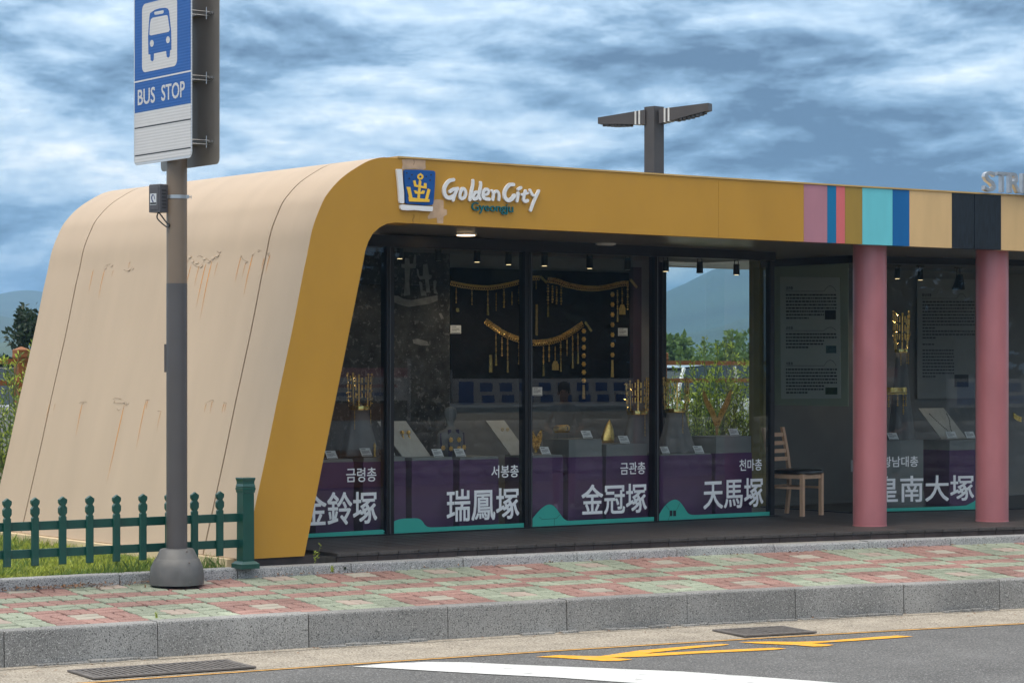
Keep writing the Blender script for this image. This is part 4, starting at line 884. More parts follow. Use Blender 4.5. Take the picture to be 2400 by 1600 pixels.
for k_, q in dict(A=(740, 829, 1076, 1083, 'purple plinth with grey top beside the gold end frame'), B=(851, 951, 1070.5, 1081, 'purple plinth under the small gold bell, behind the first mullion'), C=(965, 1062, 1071.5, 1078, 'purple plinth carrying the tilted linen board with ball earrings'), D=(1077, 1168.5, 1070, 1076, 'purple plinth below the navy-striped grey bust'),
                  E=(1242, 1320, 1066, 1071.6, 'purple plinth under the winged gold ornament'), F=(1332, 1412, 1029, 1070, 'purple plinth with a tall grey block under the bracelet stand'), G=(1420, 1519, 1040, 1067.5, 'purple plinth with a grey block under the gold cap'),
                  H=(1546, 1668, 1063, 1066, 'purple plinth under the crown in the last pane'), I=(1677, 1762, 1022, 1061, 'purple plinth with a tall grey block under the antler ornament')).items(): pl[k_] = plinth(*q)
# caption cards
CARD = None
def card(x0, x1, y0, y1, lbl, v=PVn + .03, lean=.35, grp='caption cards in the windows'):
    a, b = at_v(x0, y1, v), at_v(x1, y1, v); h = at_v(x0, y0, v).z - a.z; w = b.x - a.x - .012; t = thing('caption_card', ((a.x + b.x) / 2, v, a.z), lbl, 'caption card', grp)
    up = Vector((-.22 * h if lean else 0, lean * h, h)); o = Vector((a.x, v, a.z)); ex = Vector((w, 0, 0)); nn = ex.cross(up).normalized()
    mb = MB(); mb.prism([o, o + ex, o + ex + up, o + up], -nn * .004); obj('card', recalc(mb.mesh('card')), 'card_white', t); f = nn * .0008; mb = MB()
    for i, (r0, r1, zz0, zz1) in enumerate(((.1, .55, .80, .88), (.1, .85, .62, .66), (.1, .8, .52, .56), (.1, .88, .42, .46), (.1, .6, .32, .36), (.06, .94, .06, .13))):
        q = [o + ex * a_ + up * b_ + f for a_, b_ in ((r0, zz0), (r1, zz0), (r1, zz1), (r0, zz1))]; mb.sheet(q)
    obj('print', mb, 'printed_grey', t)
for q in ((768, 795, 1056, 1075, 'white caption card nearest the gold end frame'), (849, 876, 1050, 1068.5, 'white caption card beside the small gold bell'), (911, 929, 1049, 1067, 'white caption card left of the board with ball earrings'), (1018, 1043, 1052, 1070, 'white caption card at the left foot of the navy-striped bust'), (1070, 1095, 1051, 1069.5, 'white caption card at the right foot of the navy-striped bust'),
          (1241, 1253, 1048, 1066, 'white caption card half hidden by the second mullion'), (1271, 1294, 1047, 1065, 'white caption card right of the winged gold ornament'), (1368, 1392, 1009, 1026.5, 'white caption card right of the bracelet stand'), (1455, 1479, 1021, 1038.5, 'white caption card right of the gold cap'),
          (1553, 1573, 1046, 1063, 'white caption card under the crown in the last pane'), (1630, 1653, 1044.5, 1061.5, 'white caption card left of the tall grey block'), (1713, 1736, 1004, 1021, 'white caption card right of the antler ornament')): card(*q)
for q in ((1056, 1083, 762, 781.5, 'caption card under the ring-link belt on the black panel'), (1449, 1473, 768.5, 787, 'caption card near the long floral pendant'), (1248, 1273, 907, 927, 'caption card low on the black panel')): card(*q, v=.945, lean=0, grp='caption cards on the black panel')
# gilded crowns on draped cones
def crown(c, r, h, lbl, seed=0, tall=1.0):
    t = thing('royal_headdress', c, lbl, 'crown', 'gold crowns'); rr = random.Random(seed); c = Vector(c); k = 28
    mb = MB(); mb.loft([[c + Vector((r * cos(2 * pi * j / k) * q, r * sin(2 * pi * j / k) * q, z)) for j in range(k)] for q, z in ((1, 0), (1.015, .012), (1, .036), (.985, .036), (.985, 0))]); obj('band', recalc(mb.mesh('band')), 'gold_leaf', t)
    for a in (-2.2, -1.35, -.55, 1.6, 2.6):
        b0 = c + Vector((r * cos(a), r * sin(a), .03)); tg = Vector((-sin(a), cos(a), 0)); out = Vector((cos(a), sin(a), 0)) * .04
        up = MB(); H = h * rr.uniform(.88, 1.05)
        def bar(p, q, w): up.prism([p - tg * w, p + tg * w, q + tg * w, q - tg * w], Vector((cos(a), sin(a), 0)) * .003)
        top = b0 + Vector((0, 0, H)) + out * H; bar(b0, top, .007)
        for f in (.28, .52, .76):
            m = b0 + (top - b0) * f
            for s_ in (-1, 1): e = m + tg * .028 * s_; bar(m, e + Vector((0, 0, .002)), .004); bar(e, e + Vector((0, 0, H * .17)) + out * .03, .005)
        up.ball(top, .011, 8, 5); obj('upright', recalc(up.mesh('upright')), 'gold', t)
        sp = MB()
        for i in range(80):
            f = rr.random(); p = b0 + (top - b0) * f + tg * rr.uniform(-.035, .035) + Vector((cos(a), sin(a), 0)) * rr.uniform(-.012, .016); q = .0075
            n1_ = Vector((rr.gauss(0, 1), rr.gauss(0, 1), rr.gauss(0, 1))).normalized(); n2_ = n1_.orthogonal().normalized(); sp.sheet([p + n1_ * q, p + n2_ * q, p - n1_ * q, p - n2_ * q])
        tag(obj('spangles', sp, 'gold_leaf', t), kind='stuff')
    return t
def pendant(t, p, L, r=.006, end=None, name='pendant', m='gold'):
    mb = MB(); n = max(3, int(L / (r * 2.1)))
    for i in range(n): mb.ball(Vector(p) - Vector((0, 0, L * (i + .5) / n)), r * (.75 + .4 * ((i * 7) % 3) / 2), 6, 4)
    return obj(name, mb, m, t, smooth=True)
def cone(c, r0, r1, h, lbl, seed, name='draped_stand'):
    c = Vector(c); k = 48; rings = []; rr = random.Random(seed); ph = [rr.uniform(0, 6) for _ in range(3)]
    for i in range(13):
        f = i / 12; r = r1 + (r0 - r1) * (1 - f) ** 1.25
        rings.append([c + Vector(((r * (1 + .11 * (1 - f) * sin(7 * 2 * pi * j / k + ph[0] + 1.5 * f) + .06 * (1 - f) * sin(12 * 2 * pi * j / k + ph[1]))) * cos(2 * pi * j / k), .8 * (r * (1 + .11 * (1 - f) * sin(7 * 2 * pi * j / k + ph[0] + 1.5 * f))) * sin(2 * pi * j / k), h * f)) for j in range(k)])
    mb = MB(); mb.loft(rings, True, True); return tag(obj(name, mb, 'grey_cloth', smooth=True), lbl, 'display stand', 'draped crown stands')
def crown_set(x, yband, ytop, ybase, rpx, lbl1, lbl2, seed, v=.33, pend=()):
    c = at_v(x, yband, v); zb_ = at_v(x, ybase, v).z; r = rpx / 248; h = at_v(x, ytop, v).z - c.z
    cone((c.x, c.y, zb_), r * 1.9, r * .9, c.z - zb_ - .001, lbl2, seed); t = crown(c, r, h - .03, lbl1, seed)
    for a, L in pend:
        pendant(t, (c.x + r * 1.06 * cos(a), c.y + r * 1.06 * sin(a), c.z + .004), L, .0055, name='pendant')
crown_set(843, 960, 873, 1069, 24, 'gold crown with tall slender uprights beside the gold end frame', 'grey draped cone holding the crown beside the gold end frame', 3, pend=((-2.6, .30), (-.3, .26)))
crown_set(1494, 971, 890, 1062, 25, 'gold crown with looped tips seen beside the third mullion', 'grey draped cone holding the crown beside the third mullion', 5, pend=((-1.5, .24),))
crown_set(1585, 966, 888, 1061, 28, 'spangled gold crown against the green shrubs in the last pane', 'grey draped cone holding the crown in the last pane', 8, pend=((-1.7, .22), (-.8, .24)))
# tilted boards with earrings
def board(x0, x1, y0, y1, lbl, sh, v=.22):
    a, b = at_v(x0 + sh, y1, v), at_v(x1 + sh, y1, v); h = at_v(x0, y0, v).z - a.z; t = thing('earring_board', ((a.x + b.x) / 2, v, a.z), lbl, 'display board', 'tilted jewellery boards')
    up = Vector((-.13, .22, h)); o = Vector((a.x, v, a.z + .001)); ex = Vector((b.x - a.x, 0, 0)); nn = ex.cross(up).normalized(); mb = MB(); mb.prism([o, o + ex, o + ex + up, o + up], -nn * .008); obj('panel', recalc(mb.mesh('panel')), 'linen_board', t); return t, o, ex, up, nn
t, o, ex_, up_, nn = board(926, 992, 988, 1071, 'pale linen board with a pair of gold ball earrings', 18)
for f in (.52, .74):
    mb = MB(); p = o + ex_ * f + up_ * .62 + nn * .012; mb.ball(p + Vector((0, 0, .012)), .019, 12, 8); mb.ball(p + Vector((.004, 0, -.022)), .011, 10, 6); mb.ball(p + Vector((.008, 0, -.05)), .017, 10, 6, 1.3); obj('earring', mb, 'gold', t, smooth=True)
t, o, ex_, up_, nn = board(1183, 1226, 986, 1066, 'pale linen board with thin gold earrings beside the second mullion', 14)
for f in (.5, .78):
    mb = MB(); p = o + ex_ * f + up_ * .72 + nn * .008; mb.loft([[p + Vector(((.012 + .003 * cos(b)) * cos(a), .003 * sin(b) - .002, (.012 + .003 * cos(b)) * sin(a))) for b in (0, 2.1, 4.2)] for a in [2 * pi * i / 12 for i in range(13)]]); mb.ball(p + Vector((.004, 0, -.035)), .008, 8, 5); mb.tube([p + Vector((0, 0, -.012)), p + Vector((.004, 0, -.03))], .002, 5); obj('earring', mb, 'gold', t, smooth=True)
# bust with navy bands and gold rosettes
v = .30; c = at_v(1056, 1069, v); bt = thing('display_bust', c, 'grey flat bust with four navy bands and gold rosettes', 'display stand')
hz_ = lambda y: at_v(1056, y, v).z; mb = MB(); k = 24; rings = []
for r, y in ((.150, 1069), (.152, 1040), (.145, 1018), (.12, 1009), (.055, 1003), (.035, 996), (.05, 985), (.068, 972), (.068, 962), (.05, 955), (.012, 952)): rings.append([c + Vector((r * cos(2 * pi * j / k), (.4 if y > 1000 else .2) * r * sin(2 * pi * j / k), hz_(y) - c.z)) for j in range(k)])
mb.loft(rings, True, True); obj('bust', mb, 'bust_grey', bt, smooth=True)
for i, dx in enumerate((-.118, -.045, .045, .115)):
    mb = MB(); zt2 = hz_(1006 if abs(dx) < .1 else 1014); yy = v - .4 * sqrt(max(.0001, .150 ** 2 - dx * dx)) - .006; mb.prism([(c.x + dx - .02, yy, c.z + .002), (c.x + dx + .02, yy, c.z + .002), (c.x + dx + .018, yy + .015, zt2), (c.x + dx - .018, yy + .015, zt2)], (0, .004, 0)); obj('band', recalc(mb.mesh('band')), 'navy_cloth', bt)
    for zf in ((.62, .30) if abs(dx) < .1 else (.38,)):
        mb = MB(); p = Vector((c.x + dx, yy - .006, c.z + (zt2 - c.z) * zf)); rr = random.Random(i)
        for j in range(14): a = 2 * pi * j / 7; mb.ball(p + Vector(((.018 if j < 7 else .009) * cos(a), -.003, (.018 if j < 7 else .009) * sin(a))), .007, 6, 4)
        obj('rosette', mb, 'gold', bt, smooth=True)
# small bell, winged ornament, bracelets, cap, antler
p = at_v(878, 1070, .2); mb = MB(); mb.lathe(p, [(.018, 0), (.012, .006), (.008, .03), (.012, .055), (.009, .08), (.014, .10), (.006, .125), (.002, .13)], 12); tag(obj('gold_bell', mb, 'gold', smooth=True), 'small upright gold bell on the plinth beside the first mullion', 'ornament')
def wing(x, y0, y1, w, lbl, v, spread, seed):
    b = at_v(x, y1, v); h = at_v(x, y0, v).z - b.z; t = thing('gold_ornament', b, lbl, 'ornament'); rr = random.Random(seed); st = MB(); st.prism([b + Vector((-.012, 0, 0)), b + Vector((.014, 0, 0)), b + Vector((.035, 0, h * .38)), b + Vector((-.032, 0, h * .38))], (0, .004, 0)); obj('stem', recalc(st.mesh('stem')), 'gold_leaf', t)
    for s_ in (-1, 1):
        mb = MB(); L = smooth_line([b + Vector((s_ * .004, -.002, h * .22)), b + Vector((s_ * w * .35, -.004, h * .5)), b + Vector((s_ * w * .75, -.002, h * .75)), b + Vector((s_ * w, .0, h))], 5); stroke(mb, L, [.022 + .012 * sin(pi * min(1, i / 15 + .1)) for i in range(len(L) - 3)] + [.02, .012, .003], 0, .004, (0, -1, 0), cap=False); obj('wing', recalc(mb.mesh('wing')), 'gold', t)
        sp = MB()
        for i in range(90):
            q = rr.choice(L) + Vector((rr.uniform(-.028, .028), -rr.uniform(.006, .014), rr.uniform(-.02, .02))); n1_ = Vector((rr.gauss(0, 1), rr.gauss(0, .6), rr.gauss(0, 1))).normalized(); n2_ = n1_.orthogonal().normalized(); r_ = .006; sp.sheet([q + n1_ * r_, q + n2_ * r_, q - n1_ * r_, q - n2_ * r_])
        tag(obj('spangles', sp, 'gold_leaf', t), kind='stuff')
wing(1256, 1010, 1060, .055, 'small winged gold ornament on a dark wedge beside the second mullion', .2, .05, 2)
wing(1680, 914, 1019, .185, 'large spangled gold ornament shaped like spread antlers', .25, .17, 4)
v = .24; a, b = at_v(1297, 1005, v), at_v(1362, 1000, v); r = .034; br = thing('bracelet_stand', (a + b) / 2 - Vector((0, 0, .12)), 'row of thin gold bracelets on a clear cylinder stand', 'display stand')
axd = Vector((.95, .3, 0)).normalized(); c0_ = at_v(1300, 1005, v); Lb = .26; mb = MB(); mb.tube([c0_, c0_ + axd * Lb], r * .93, 18); obj('cylinder', mb, 'acrylic', br)
for i in range(9):
    p = c0_ + axd * (.03 + .02 * i + (.012 if i > 6 else 0)); e1_ = Vector((0, 0, 1)); e2_ = axd.cross(e1_).normalized(); mb = MB(); mb.loft([[p + (e1_ * cos(t_) + e2_ * sin(t_)) * (r + .0035 * cos(b_)) + axd * .0035 * sin(b_) for b_ in (0, 1.57, 3.14, 4.71)] for t_ in [2 * pi * j / 20 for j in range(21)]]); obj('bracelet', mb, 'gold', br, smooth=True)
for f in (.18, .8):
    p = c0_ + axd * Lb * f; mb = MB(); mb.tube([p - Vector((0, 0, r)), Vector((p.x, p.y, pl['F'] + .001))], .005, 6); obj('post', mb, 'acrylic', br)
v = .3; c = at_v(1423, 1037, v); h = at_v(1423, 984, v).z - c.z; mb = MB(); k = 20; rings = []
for f in (0, .15, .35, .55, .75, .9, 1.0):
    hw = .075 * (1 - f ** 2.2) + .004; dp_ = .045 * (1 - f ** 1.6) + .003; cx_ = .03 * f; rings.append([c + Vector((cx_ + hw * cos(2 * pi * j / k), dp_ * sin(2 * pi * j / k), h * f)) for j in range(k)])
mb.loft(rings, True, True); cp = tag(obj('pointed_headdress', mb, 'gold', smooth=True), 'pointed openwork gold cap on the grey block', 'ornament')
# golden belts on the black panel
def belt(lbl, px, w, pend, name='gold_belt', ends=(), rings_=False, v=.94):
    Q = sm2(px, 6); P = [at_v(x, y, v) for x, y in Q]; t = thing(name, P[len(P) // 2], lbl, 'belt', 'gold belts on the black panel'); rr = random.Random(len(lbl)); mb = MB()
    tot = sum((P[i + 1] - P[i]).length for i in range(len(P) - 1)); nlk = int(tot / .028); L = [0]
    for i in range(len(P) - 1): L.append(L[-1] + (P[i + 1] - P[i]).length)
    def at_len(s_):
        k = 0
        while k < len(L) - 2 and L[k + 1] < s_: k += 1
        f = (s_ - L[k]) / (L[k + 1] - L[k]); return P[k] + (P[k + 1] - P[k]) * f, (P[k + 1] - P[k]).normalized()
    for i in range(nlk):
        p, tg = at_len(tot * (i + .5) / nlk); n_ = Vector((-tg.z, 0, tg.x)); h_ = w * rr.uniform(.85, 1.1); hw = .0115
        mb.prism([p - tg * hw - n_ * h_, p + tg * hw - n_ * h_, p + tg * hw + n_ * h_ * .5, p - tg * hw + n_ * h_ * .5], (0, -.006, 0))
        q = p - n_ * (h_ + .014); mb.loft([[q + Vector(((.013 + .0035 * cos(b_)) * cos(a_), .0035 * sin(b_) - .004, (.013 + .0035 * cos(b_)) * sin(a_))) for b_ in (0, 2.1, 4.2)] for a_ in [2 * pi * j / 10 for j in range(11)]])
    obj('links', recalc(mb.mesh('links')), 'gold', t); sp = MB()
    if not rings_:
        for i in range(int(nlk * 7)):
            p, tg = at_len(tot * rr.random()); q = p + Vector((rr.uniform(-.01, .01), -rr.uniform(.008, .018), rr.uniform(-w * 1.7, w * .4))); n1_ = Vector((rr.gauss(0, 1), rr.gauss(0, .7), rr.gauss(0, 1))).normalized(); n2_ = n1_.orthogonal().normalized(); r_ = .0065; sp.sheet([q + n1_ * r_, q + n2_ * r_, q - n1_ * r_, q - n2_ * r_])
        tag(obj('spangles', sp, 'gold_leaf', t), kind='stuff')
    for (x0, y0, x1, y1, wd) in ends:
        a, b = at_v(x0, y0, v - .01), at_v(x1, y1, v - .01); mb = MB(); stroke(mb, [a, b], wd, 0, .004, (0, -1, 0), cap=False); obj('tongue', mb, 'gold_leaf', t)
    for q in pend:
        x, y0, y1, kind, r = q; a, b = at_v(x, y0, v - .012), at_v(x, y1, v - .012); Lp = a.z - b.z
        if kind == 'bead': pendant(t, a, Lp, r)
        elif kind == 'bar':
            pendant(t, a, Lp * .62, r); mb = MB(); m_ = a + (b - a) * .62; mb.prism([m_ + Vector((-.007, 0, 0)), m_ + Vector((.007, 0, 0)), b + Vector((.013, 0, 0)), b + Vector((-.013, 0, 0))], (0, -.003, 0)); obj('plaque', recalc(mb.mesh('plaque')), 'gold_leaf', t)
        elif kind == 'flat':
            mb = MB(); mb.prism([a + Vector((-r, 0, 0)), a + Vector((r, 0, 0)), b + Vector((r * 1.15, 0, 0)), b + Vector((-r * 1.15, 0, 0))], (0, -.004, 0)); obj('plaque', recalc(mb.mesh('plaque')), 'gold_leaf', t)
        elif kind == 'bag':
            pendant(t, a, Lp * .62, r); m_ = a + (b - a) * .62; hh = Lp * .38; mb = MB(); mb.prism([b + Vector((dx, 0, dz)) for dx, dz in ((-.04, 0), (.04, 0), (.04, hh * .6), (.018, hh), (-.018, hh), (-.04, hh * .6))], (0, -.006, 0)); obj('purse', recalc(mb.mesh('purse')), 'gold', t)
        elif kind == 'flower':
            n_ = 7
            for i in range(n_):
                mb = MB(); p = a + (b - a) * ((i + .3) / (n_ + 1.5))
                for j in range(7): an = 2 * pi * j / 6; mb.ball(p + (Vector((.017 * cos(an), -.004, .017 * sin(an))) if j < 6 else Vector((0, -.01, 0))), .0105, 6, 4)
                obj('floret', mb, 'gold', t, smooth=True)
            mb = MB(); m_ = a + (b - a) * .80; mb.prism([m_ + Vector((-.012, 0, 0)), m_ + Vector((.012, 0, 0)), b + Vector((.018, 0, 0)), b + Vector((-.018, 0, 0))], (0, -.004, 0)); obj('plaque', recalc(mb.mesh('plaque')), 'gold', t)
zz_ = lambda P: zoomed(P, 1050, 620, 4.6125)
def zp_(x, y0, y1, kind, r=.0085): return (1050 + x / 4.6125, 620 + y0 / 4.6125, 620 + y1 / 4.6125, kind, r)
belt('upper gold belt of ring links across the second mullion', zz_([(28, 180), (200, 215), (420, 232), (620, 205), (780, 165), (900, 130), (990, 125)]), .012, [zp_(88, 250, 420, 'bead'), zp_(258, 260, 440, 'bead'), zp_(430, 270, 548, 'bar'), zp_(604, 260, 470, 'bead', .011), zp_(690, 290, 440, 'bead'), zp_(770, 230, 430, 'bead', .012), zp_(952, 170, 270, 'bead', .006), zp_(956, 430, 765, 'flat', .013), zp_(100, 470, 510, 'flat', .018), zp_(520, 300, 500, 'bead', .005)], rings_=True, ends=())
belt('upper gold belt with a long floral pendant in the third pane', zz_([(1075, 145), (1180, 160), (1290, 200), (1450, 232), (1600, 238), (1740, 220), (1860, 190), (1950, 185)]), .017, [zp_(1080, 210, 565, 'bar', .012), zp_(1128, 220, 420, 'bead', .012), zp_(1173, 230, 435, 'bead', .012), zp_(1222, 230, 440, 'bead', .012), zp_(1775, 290, 1215, 'flower'), zp_(1832, 270, 620, 'bar', .010), zp_(1882, 250, 540, 'bag', .010), zp_(1942, 200, 495, 'bead', .011)], ends=tuple(zz_([q])[0] + zz_([q2])[0] + (.014,) for q, q2 in (((995, 125), (1065, 195)), ((1970, 160), (2040, 250)))))
belt('lower spangled gold belt with many pendants', zz_([(410, 590), (500, 655), (640, 740), (790, 795), (900, 820), (1020, 820), (1180, 785), (1320, 710), (1450, 620)]), .022, [zp_(518, 740, 1090, 'bar'), zp_(583, 780, 990, 'bead', .009), zp_(644, 800, 1165, 'bar'), zp_(768, 830, 1080, 'bead', .011), zp_(460, 975, 1165, 'flat', .017), zp_(900, 860, 1235, 'bar'), zp_(1032, 880, 1205, 'bar'), zp_(1093, 860, 1050, 'bead', .010), zp_(1158, 880, 1140, 'bag', .007), zp_(1218, 830, 1155, 'bar', .010), zp_(1287, 800, 990, 'bead', .008), zp_(1347, 760, 1120, 'bar', .008), zp_(1404, 740, 1070, 'bar'), zp_(1465, 690, 1450, 'flower')], ends=(zz_([(1480, 620)])[0] + zz_([(1550, 720)])[0] + (.013,),))
# photograph of the dig printed on a dark panel
mat('photo_print', (.030, .029, .028), .75, var=.75, scale=9, detail=9, speck=[(26, (.11, .105, .10), .60), (70, (.16, .155, .15), .66)])
mat('photo_light', (.19, .185, .175), .75, var=.3, scale=16, detail=8)
x0_, x1_ = at_v(760, 700, .97).x - .6, at_v(1053, 700, .97).x
php = thing('photo_panel', ((x0_ + x1_) / 2, .97, ZD), 'dark monochrome photo panel of an unearthed crown on the back wall', 'display panel')
zt3 = at_v(1000, 590, .97).z; zs3 = at_v(850, 664, .97).z
mb = MB(); mb.box(x0_, x1_, .96, 1.004, ZD + .01, zs3 - .002); obj('lower_sheet', mb, 'photo_print', php); mb = MB(); mb.box(x0_, x1_, .96, 1.004, zs3 + .002, zt3); ush = obj('upper_sheet', mb, 'photo_print', php)
zph = lambda P: zoomed(P, 750, 520, 4.612)
for P in ([(880, 455), (915, 455), (920, 390), (965, 395), (970, 455), (1005, 450), (1020, 350), (1040, 360), (1035, 500), (975, 500), (965, 640), (975, 790), (905, 800), (918, 640), (915, 500), (880, 495)], [(1045, 500), (1065, 520), (1075, 585), (1110, 585), (1115, 460), (1160, 450), (1180, 570), (1210, 575), (1205, 610), (1175, 625), (1190, 760), (1150, 765), (1135, 620), (1080, 625), (1050, 570)], [(1070, 650), (1085, 640), (1105, 660), (1110, 740), (1145, 750), (1150, 790), (1095, 800)], [(1225, 640), (1245, 625), (1262, 645), (1250, 720), (1275, 780), (1230, 770)]):
    obj('crown_image', MB().sheet([at_v(x, y, .9585) for x, y in zph(P)]), 'photo_light', ush)
obj('crown_image', MB().sheet([at_v(x, y, .9578) for x, y in zph([(745, 790), (850, 800), (900, 830), (990, 845), (1150, 815), (1270, 790), (1272, 850), (1180, 885), (960, 918), (880, 900), (800, 870), (745, 862)])]), 'photo_light', ush)
for P in ([(1000, 1270), (1060, 1262), (1160, 1290), (1180, 1335), (1090, 1335), (1010, 1310)], [(1285, 990), (1310, 985), (1340, 1045), (1310, 1050)]): obj('stone_image', MB().sheet([at_v(x, y, .958) for x, y in zph(P)]), 'photo_light', php)
# track spotlights under the gallery ceiling
def spot(x, yt, yb, lbl, v=.30, wide=False, tiltx=0.0, lit=False, watts=9):
    a, b = at_v(x, yt, v), at_v(x, yb, v); t = thing('track_spotlight', (b.x, v, a.z), lbl, 'spotlight', 'black track spotlights'); H = a.z - b.z; c = Vector((b.x, v, 0)); dx = Vector((tiltx, 0, 0))
    mb = MB(); w = .026; mb.tube(smooth_line([c + Vector((-w, 0, b.z + H * .42)), c + Vector((-w, 0, b.z + H * .75)), c + Vector((0, 0, b.z + H * .98)), c + Vector((w, 0, b.z + H * .75)), c + Vector((w, 0, b.z + H * .42))], 4), .0045, 6); mb.box(b.x - .05, b.x + .05, v - .01, v + .01, a.z - .003, 3.059); obj('bracket', mb, 'spot_black', t)
    mb = MB(); r0, r1 = (.075, .03) if wide else (.034, .030); k = 18; mb.loft([[c + dx * f + Vector((r * cos(2 * pi * j / k), r * sin(2 * pi * j / k), b.z + H * f * .62)) for j in range(k)] for r, f in ((r0 * .9, .0), (r0, .01), ((r0 + r1) / 2, .5), (r1, 1))], True, True); can = obj('can', mb, 'spot_black', t, auto=40)
    mb = MB(); mb.lathe(c + Vector((0, 0, b.z - .002)), [(.024, 0), (.024, .0015)], 16); obj('lens', mb, 'spot_glow' if lit else 'lamp_off', can)
    if lit:
        ld = bpy.data.lights.new('spot_lamp', 'SPOT'); ld.energy = watts; ld.spot_size = radians(95); ld.spot_blend = .8; ld.color = (1.0, .80, .55); ld.shadow_soft_size = .03; lo = bpy.data.objects.new('spot_lamp', ld); COL.objects.link(lo); lo.location = (b.x, v, b.z - .012); lo.rotation_euler = (radians(28), 0, 0)
mat_emit('spot_glow', (1.0, .75, .4), 2.5)
for i, (x, a, b, wh) in enumerate(((937, 559, 606, 'first track spotlight right of the first mullion'), (1027, 563, 611, 'second track spotlight right of the first mullion'), (1118, 568, 614, 'third track spotlight right of the first mullion'), (1192, 573, 620, 'track spotlight just left of the second mullion'), (1276, 577, 623, 'track spotlight just right of the second mullion'), (1382, 584, 629, 'middle track spotlight of the third pane'), (1471, 588, 632, 'track spotlight just left of the third mullion'), (1560, 594, 636, 'leftmost track spotlight of the last pane'), (1640, 598, 640, 'middle track spotlight of the last pane'), (1726, 604, 644, 'rightmost track spotlight of the last pane'))):
    spot(x, a, b, wh, lit=(i in (0, 2, 3, 4, 5, 7, 9)))
for x, a, b, wd_, wh in ((2103, 615, 653, False, 'track spotlight beside the first pink pillar'), (2157, 617, 656, False, 'middle track spotlight between the pink pillars'), (2246, 621, 679, True, 'flared track spotlight beside the second pink pillar')): spot(x, a, b, wh, v=.35, wide=wd_, tiltx=.03 if wd_ else 0, lit=not wd_)
# right-hand gallery
def xs_at(x): return G1(x, 900)
c = at_v(2100, 835, .30); crn = crown(at_v(2112, 826, .35), .07, .40, 'small gold crown with drop pendants between the pink pillars', 12)
cc = at_v(2112, 826, .35)
for a_, L in ((-2.4, .14), (-1.5, .12), (-.6, .13)): pendant(crn, (cc.x + .08 * cos(a_), cc.y + .08 * sin(a_), cc.z), L, .006)
zf = at_v(2120, 1180, .35).z; cone((cc.x, cc.y, ZD + .006), .26, .062, cc.z - ZD - .008, 'tall grey draped cone between the pink pillars', 14)
bc = at_v(2112, 912, .10); bt2 = thing('gold_belt', bc, 'gold belt section with hanging pendants low between the pink pillars', 'belt'); mb = MB(); k = 26
P = [bc + Vector((.135 * cos(a_), .10 * sin(a_) + .09, 0)) for a_ in [pi + .1 + (pi - .2) * i / (k - 1) for i in range(k)]]
for i, p in enumerate(P): mb.obox(p - Vector((0, 0, .03)), pi / 2 + pi + (pi * i / k), .008, .004, p.z - .03, p.z + .02); mb.ball(p - Vector((0, 0, .045)), .011, 7, 5)
obj('links', mb, 'gold_leaf', bt2)
for i, L in ((2, .14), (9, .13), (14, .22), (23, .13)): pendant(bt2, P[i] - Vector((0, 0, .05)), L, .010)
a, b = at_v(2225, 1100, .05), at_v(2340, 1100, .05); t = thing('display_plinth', ((a.x + b.x) / 2, .25, ZD), 'purple plinth with grey top beside the second pink pillar', 'plinth', 'plinths along the shop window'); mb = MB(); mb.box(a.x, b.x, .05, .45, ZD + .005, at_v(2260, 1054, .05).z); obj('body', mb, 'purple_cover', t); zt4 = at_v(2260, 1030, .05).z; mb = MB(); mb.box(a.x, b.x - .01, .046, .454, at_v(2260, 1054, .05).z + .0006, zt4); obj('cap', mb, 'plinth_grey', t)
a, b = at_v(2070, 1100, .05), at_v(2156, 1100, .05); t = thing('display_plinth', ((a.x + b.x) / 2, .25, ZD), 'grey plinth under the tall draped cone between the pink pillars', 'plinth', 'plinths along the shop window'); mb = MB(); mb.box(a.x, b.x, .0, .055, ZD + .005, at_v(2110, 1031, .05).z); obj('body', mb, 'plinth_grey', t)
t, o, ex_, up_, nn = board(2191, 2250, 957, 1029, 'tilted grey board with a dark bead necklace', 16, v=.2); mb = MB(); L = [o + ex_ * f + up_ * g_ + nn * .008 for f, g_ in ((.24, .80), (.3, .62), (.40, .38), (.50, .2), (.56, .18), (.66, .36), (.84, .60), (.92, .80))]
for q in smooth_line(L, 5): mb.ball(q, .0055, 6, 4)
obj('necklace', mb, 'spot_black', t)
card(2085, 2109, 1014, 1030, 'white caption card beside the first pink pillar', v=-.02 + .0); card(2222, 2246, 1011, 1027, 'white caption card in front of the bead necklace', v=.08); card(2267, 2289, 1011, 1027, 'white caption card right of the bead necklace', v=.08)
mb = MB(); c = at_v(2392, 975, .0)
for i in range(16):
    a_ = pi * 1.05 + 1.0 * i / 15; q = c + Vector((.12 * cos(a_), .05 * sin(a_), .06 * sin(a_) + .02))
    for j in (-1, 0, 1): mb.ball(q + Vector((0, 0, j * .02)), .011, 6, 4)
tag(obj('gold_necklace', mb, 'gold_leaf', smooth=True), 'wide gold chain ornament at the right of the second pink pillar', 'ornament')
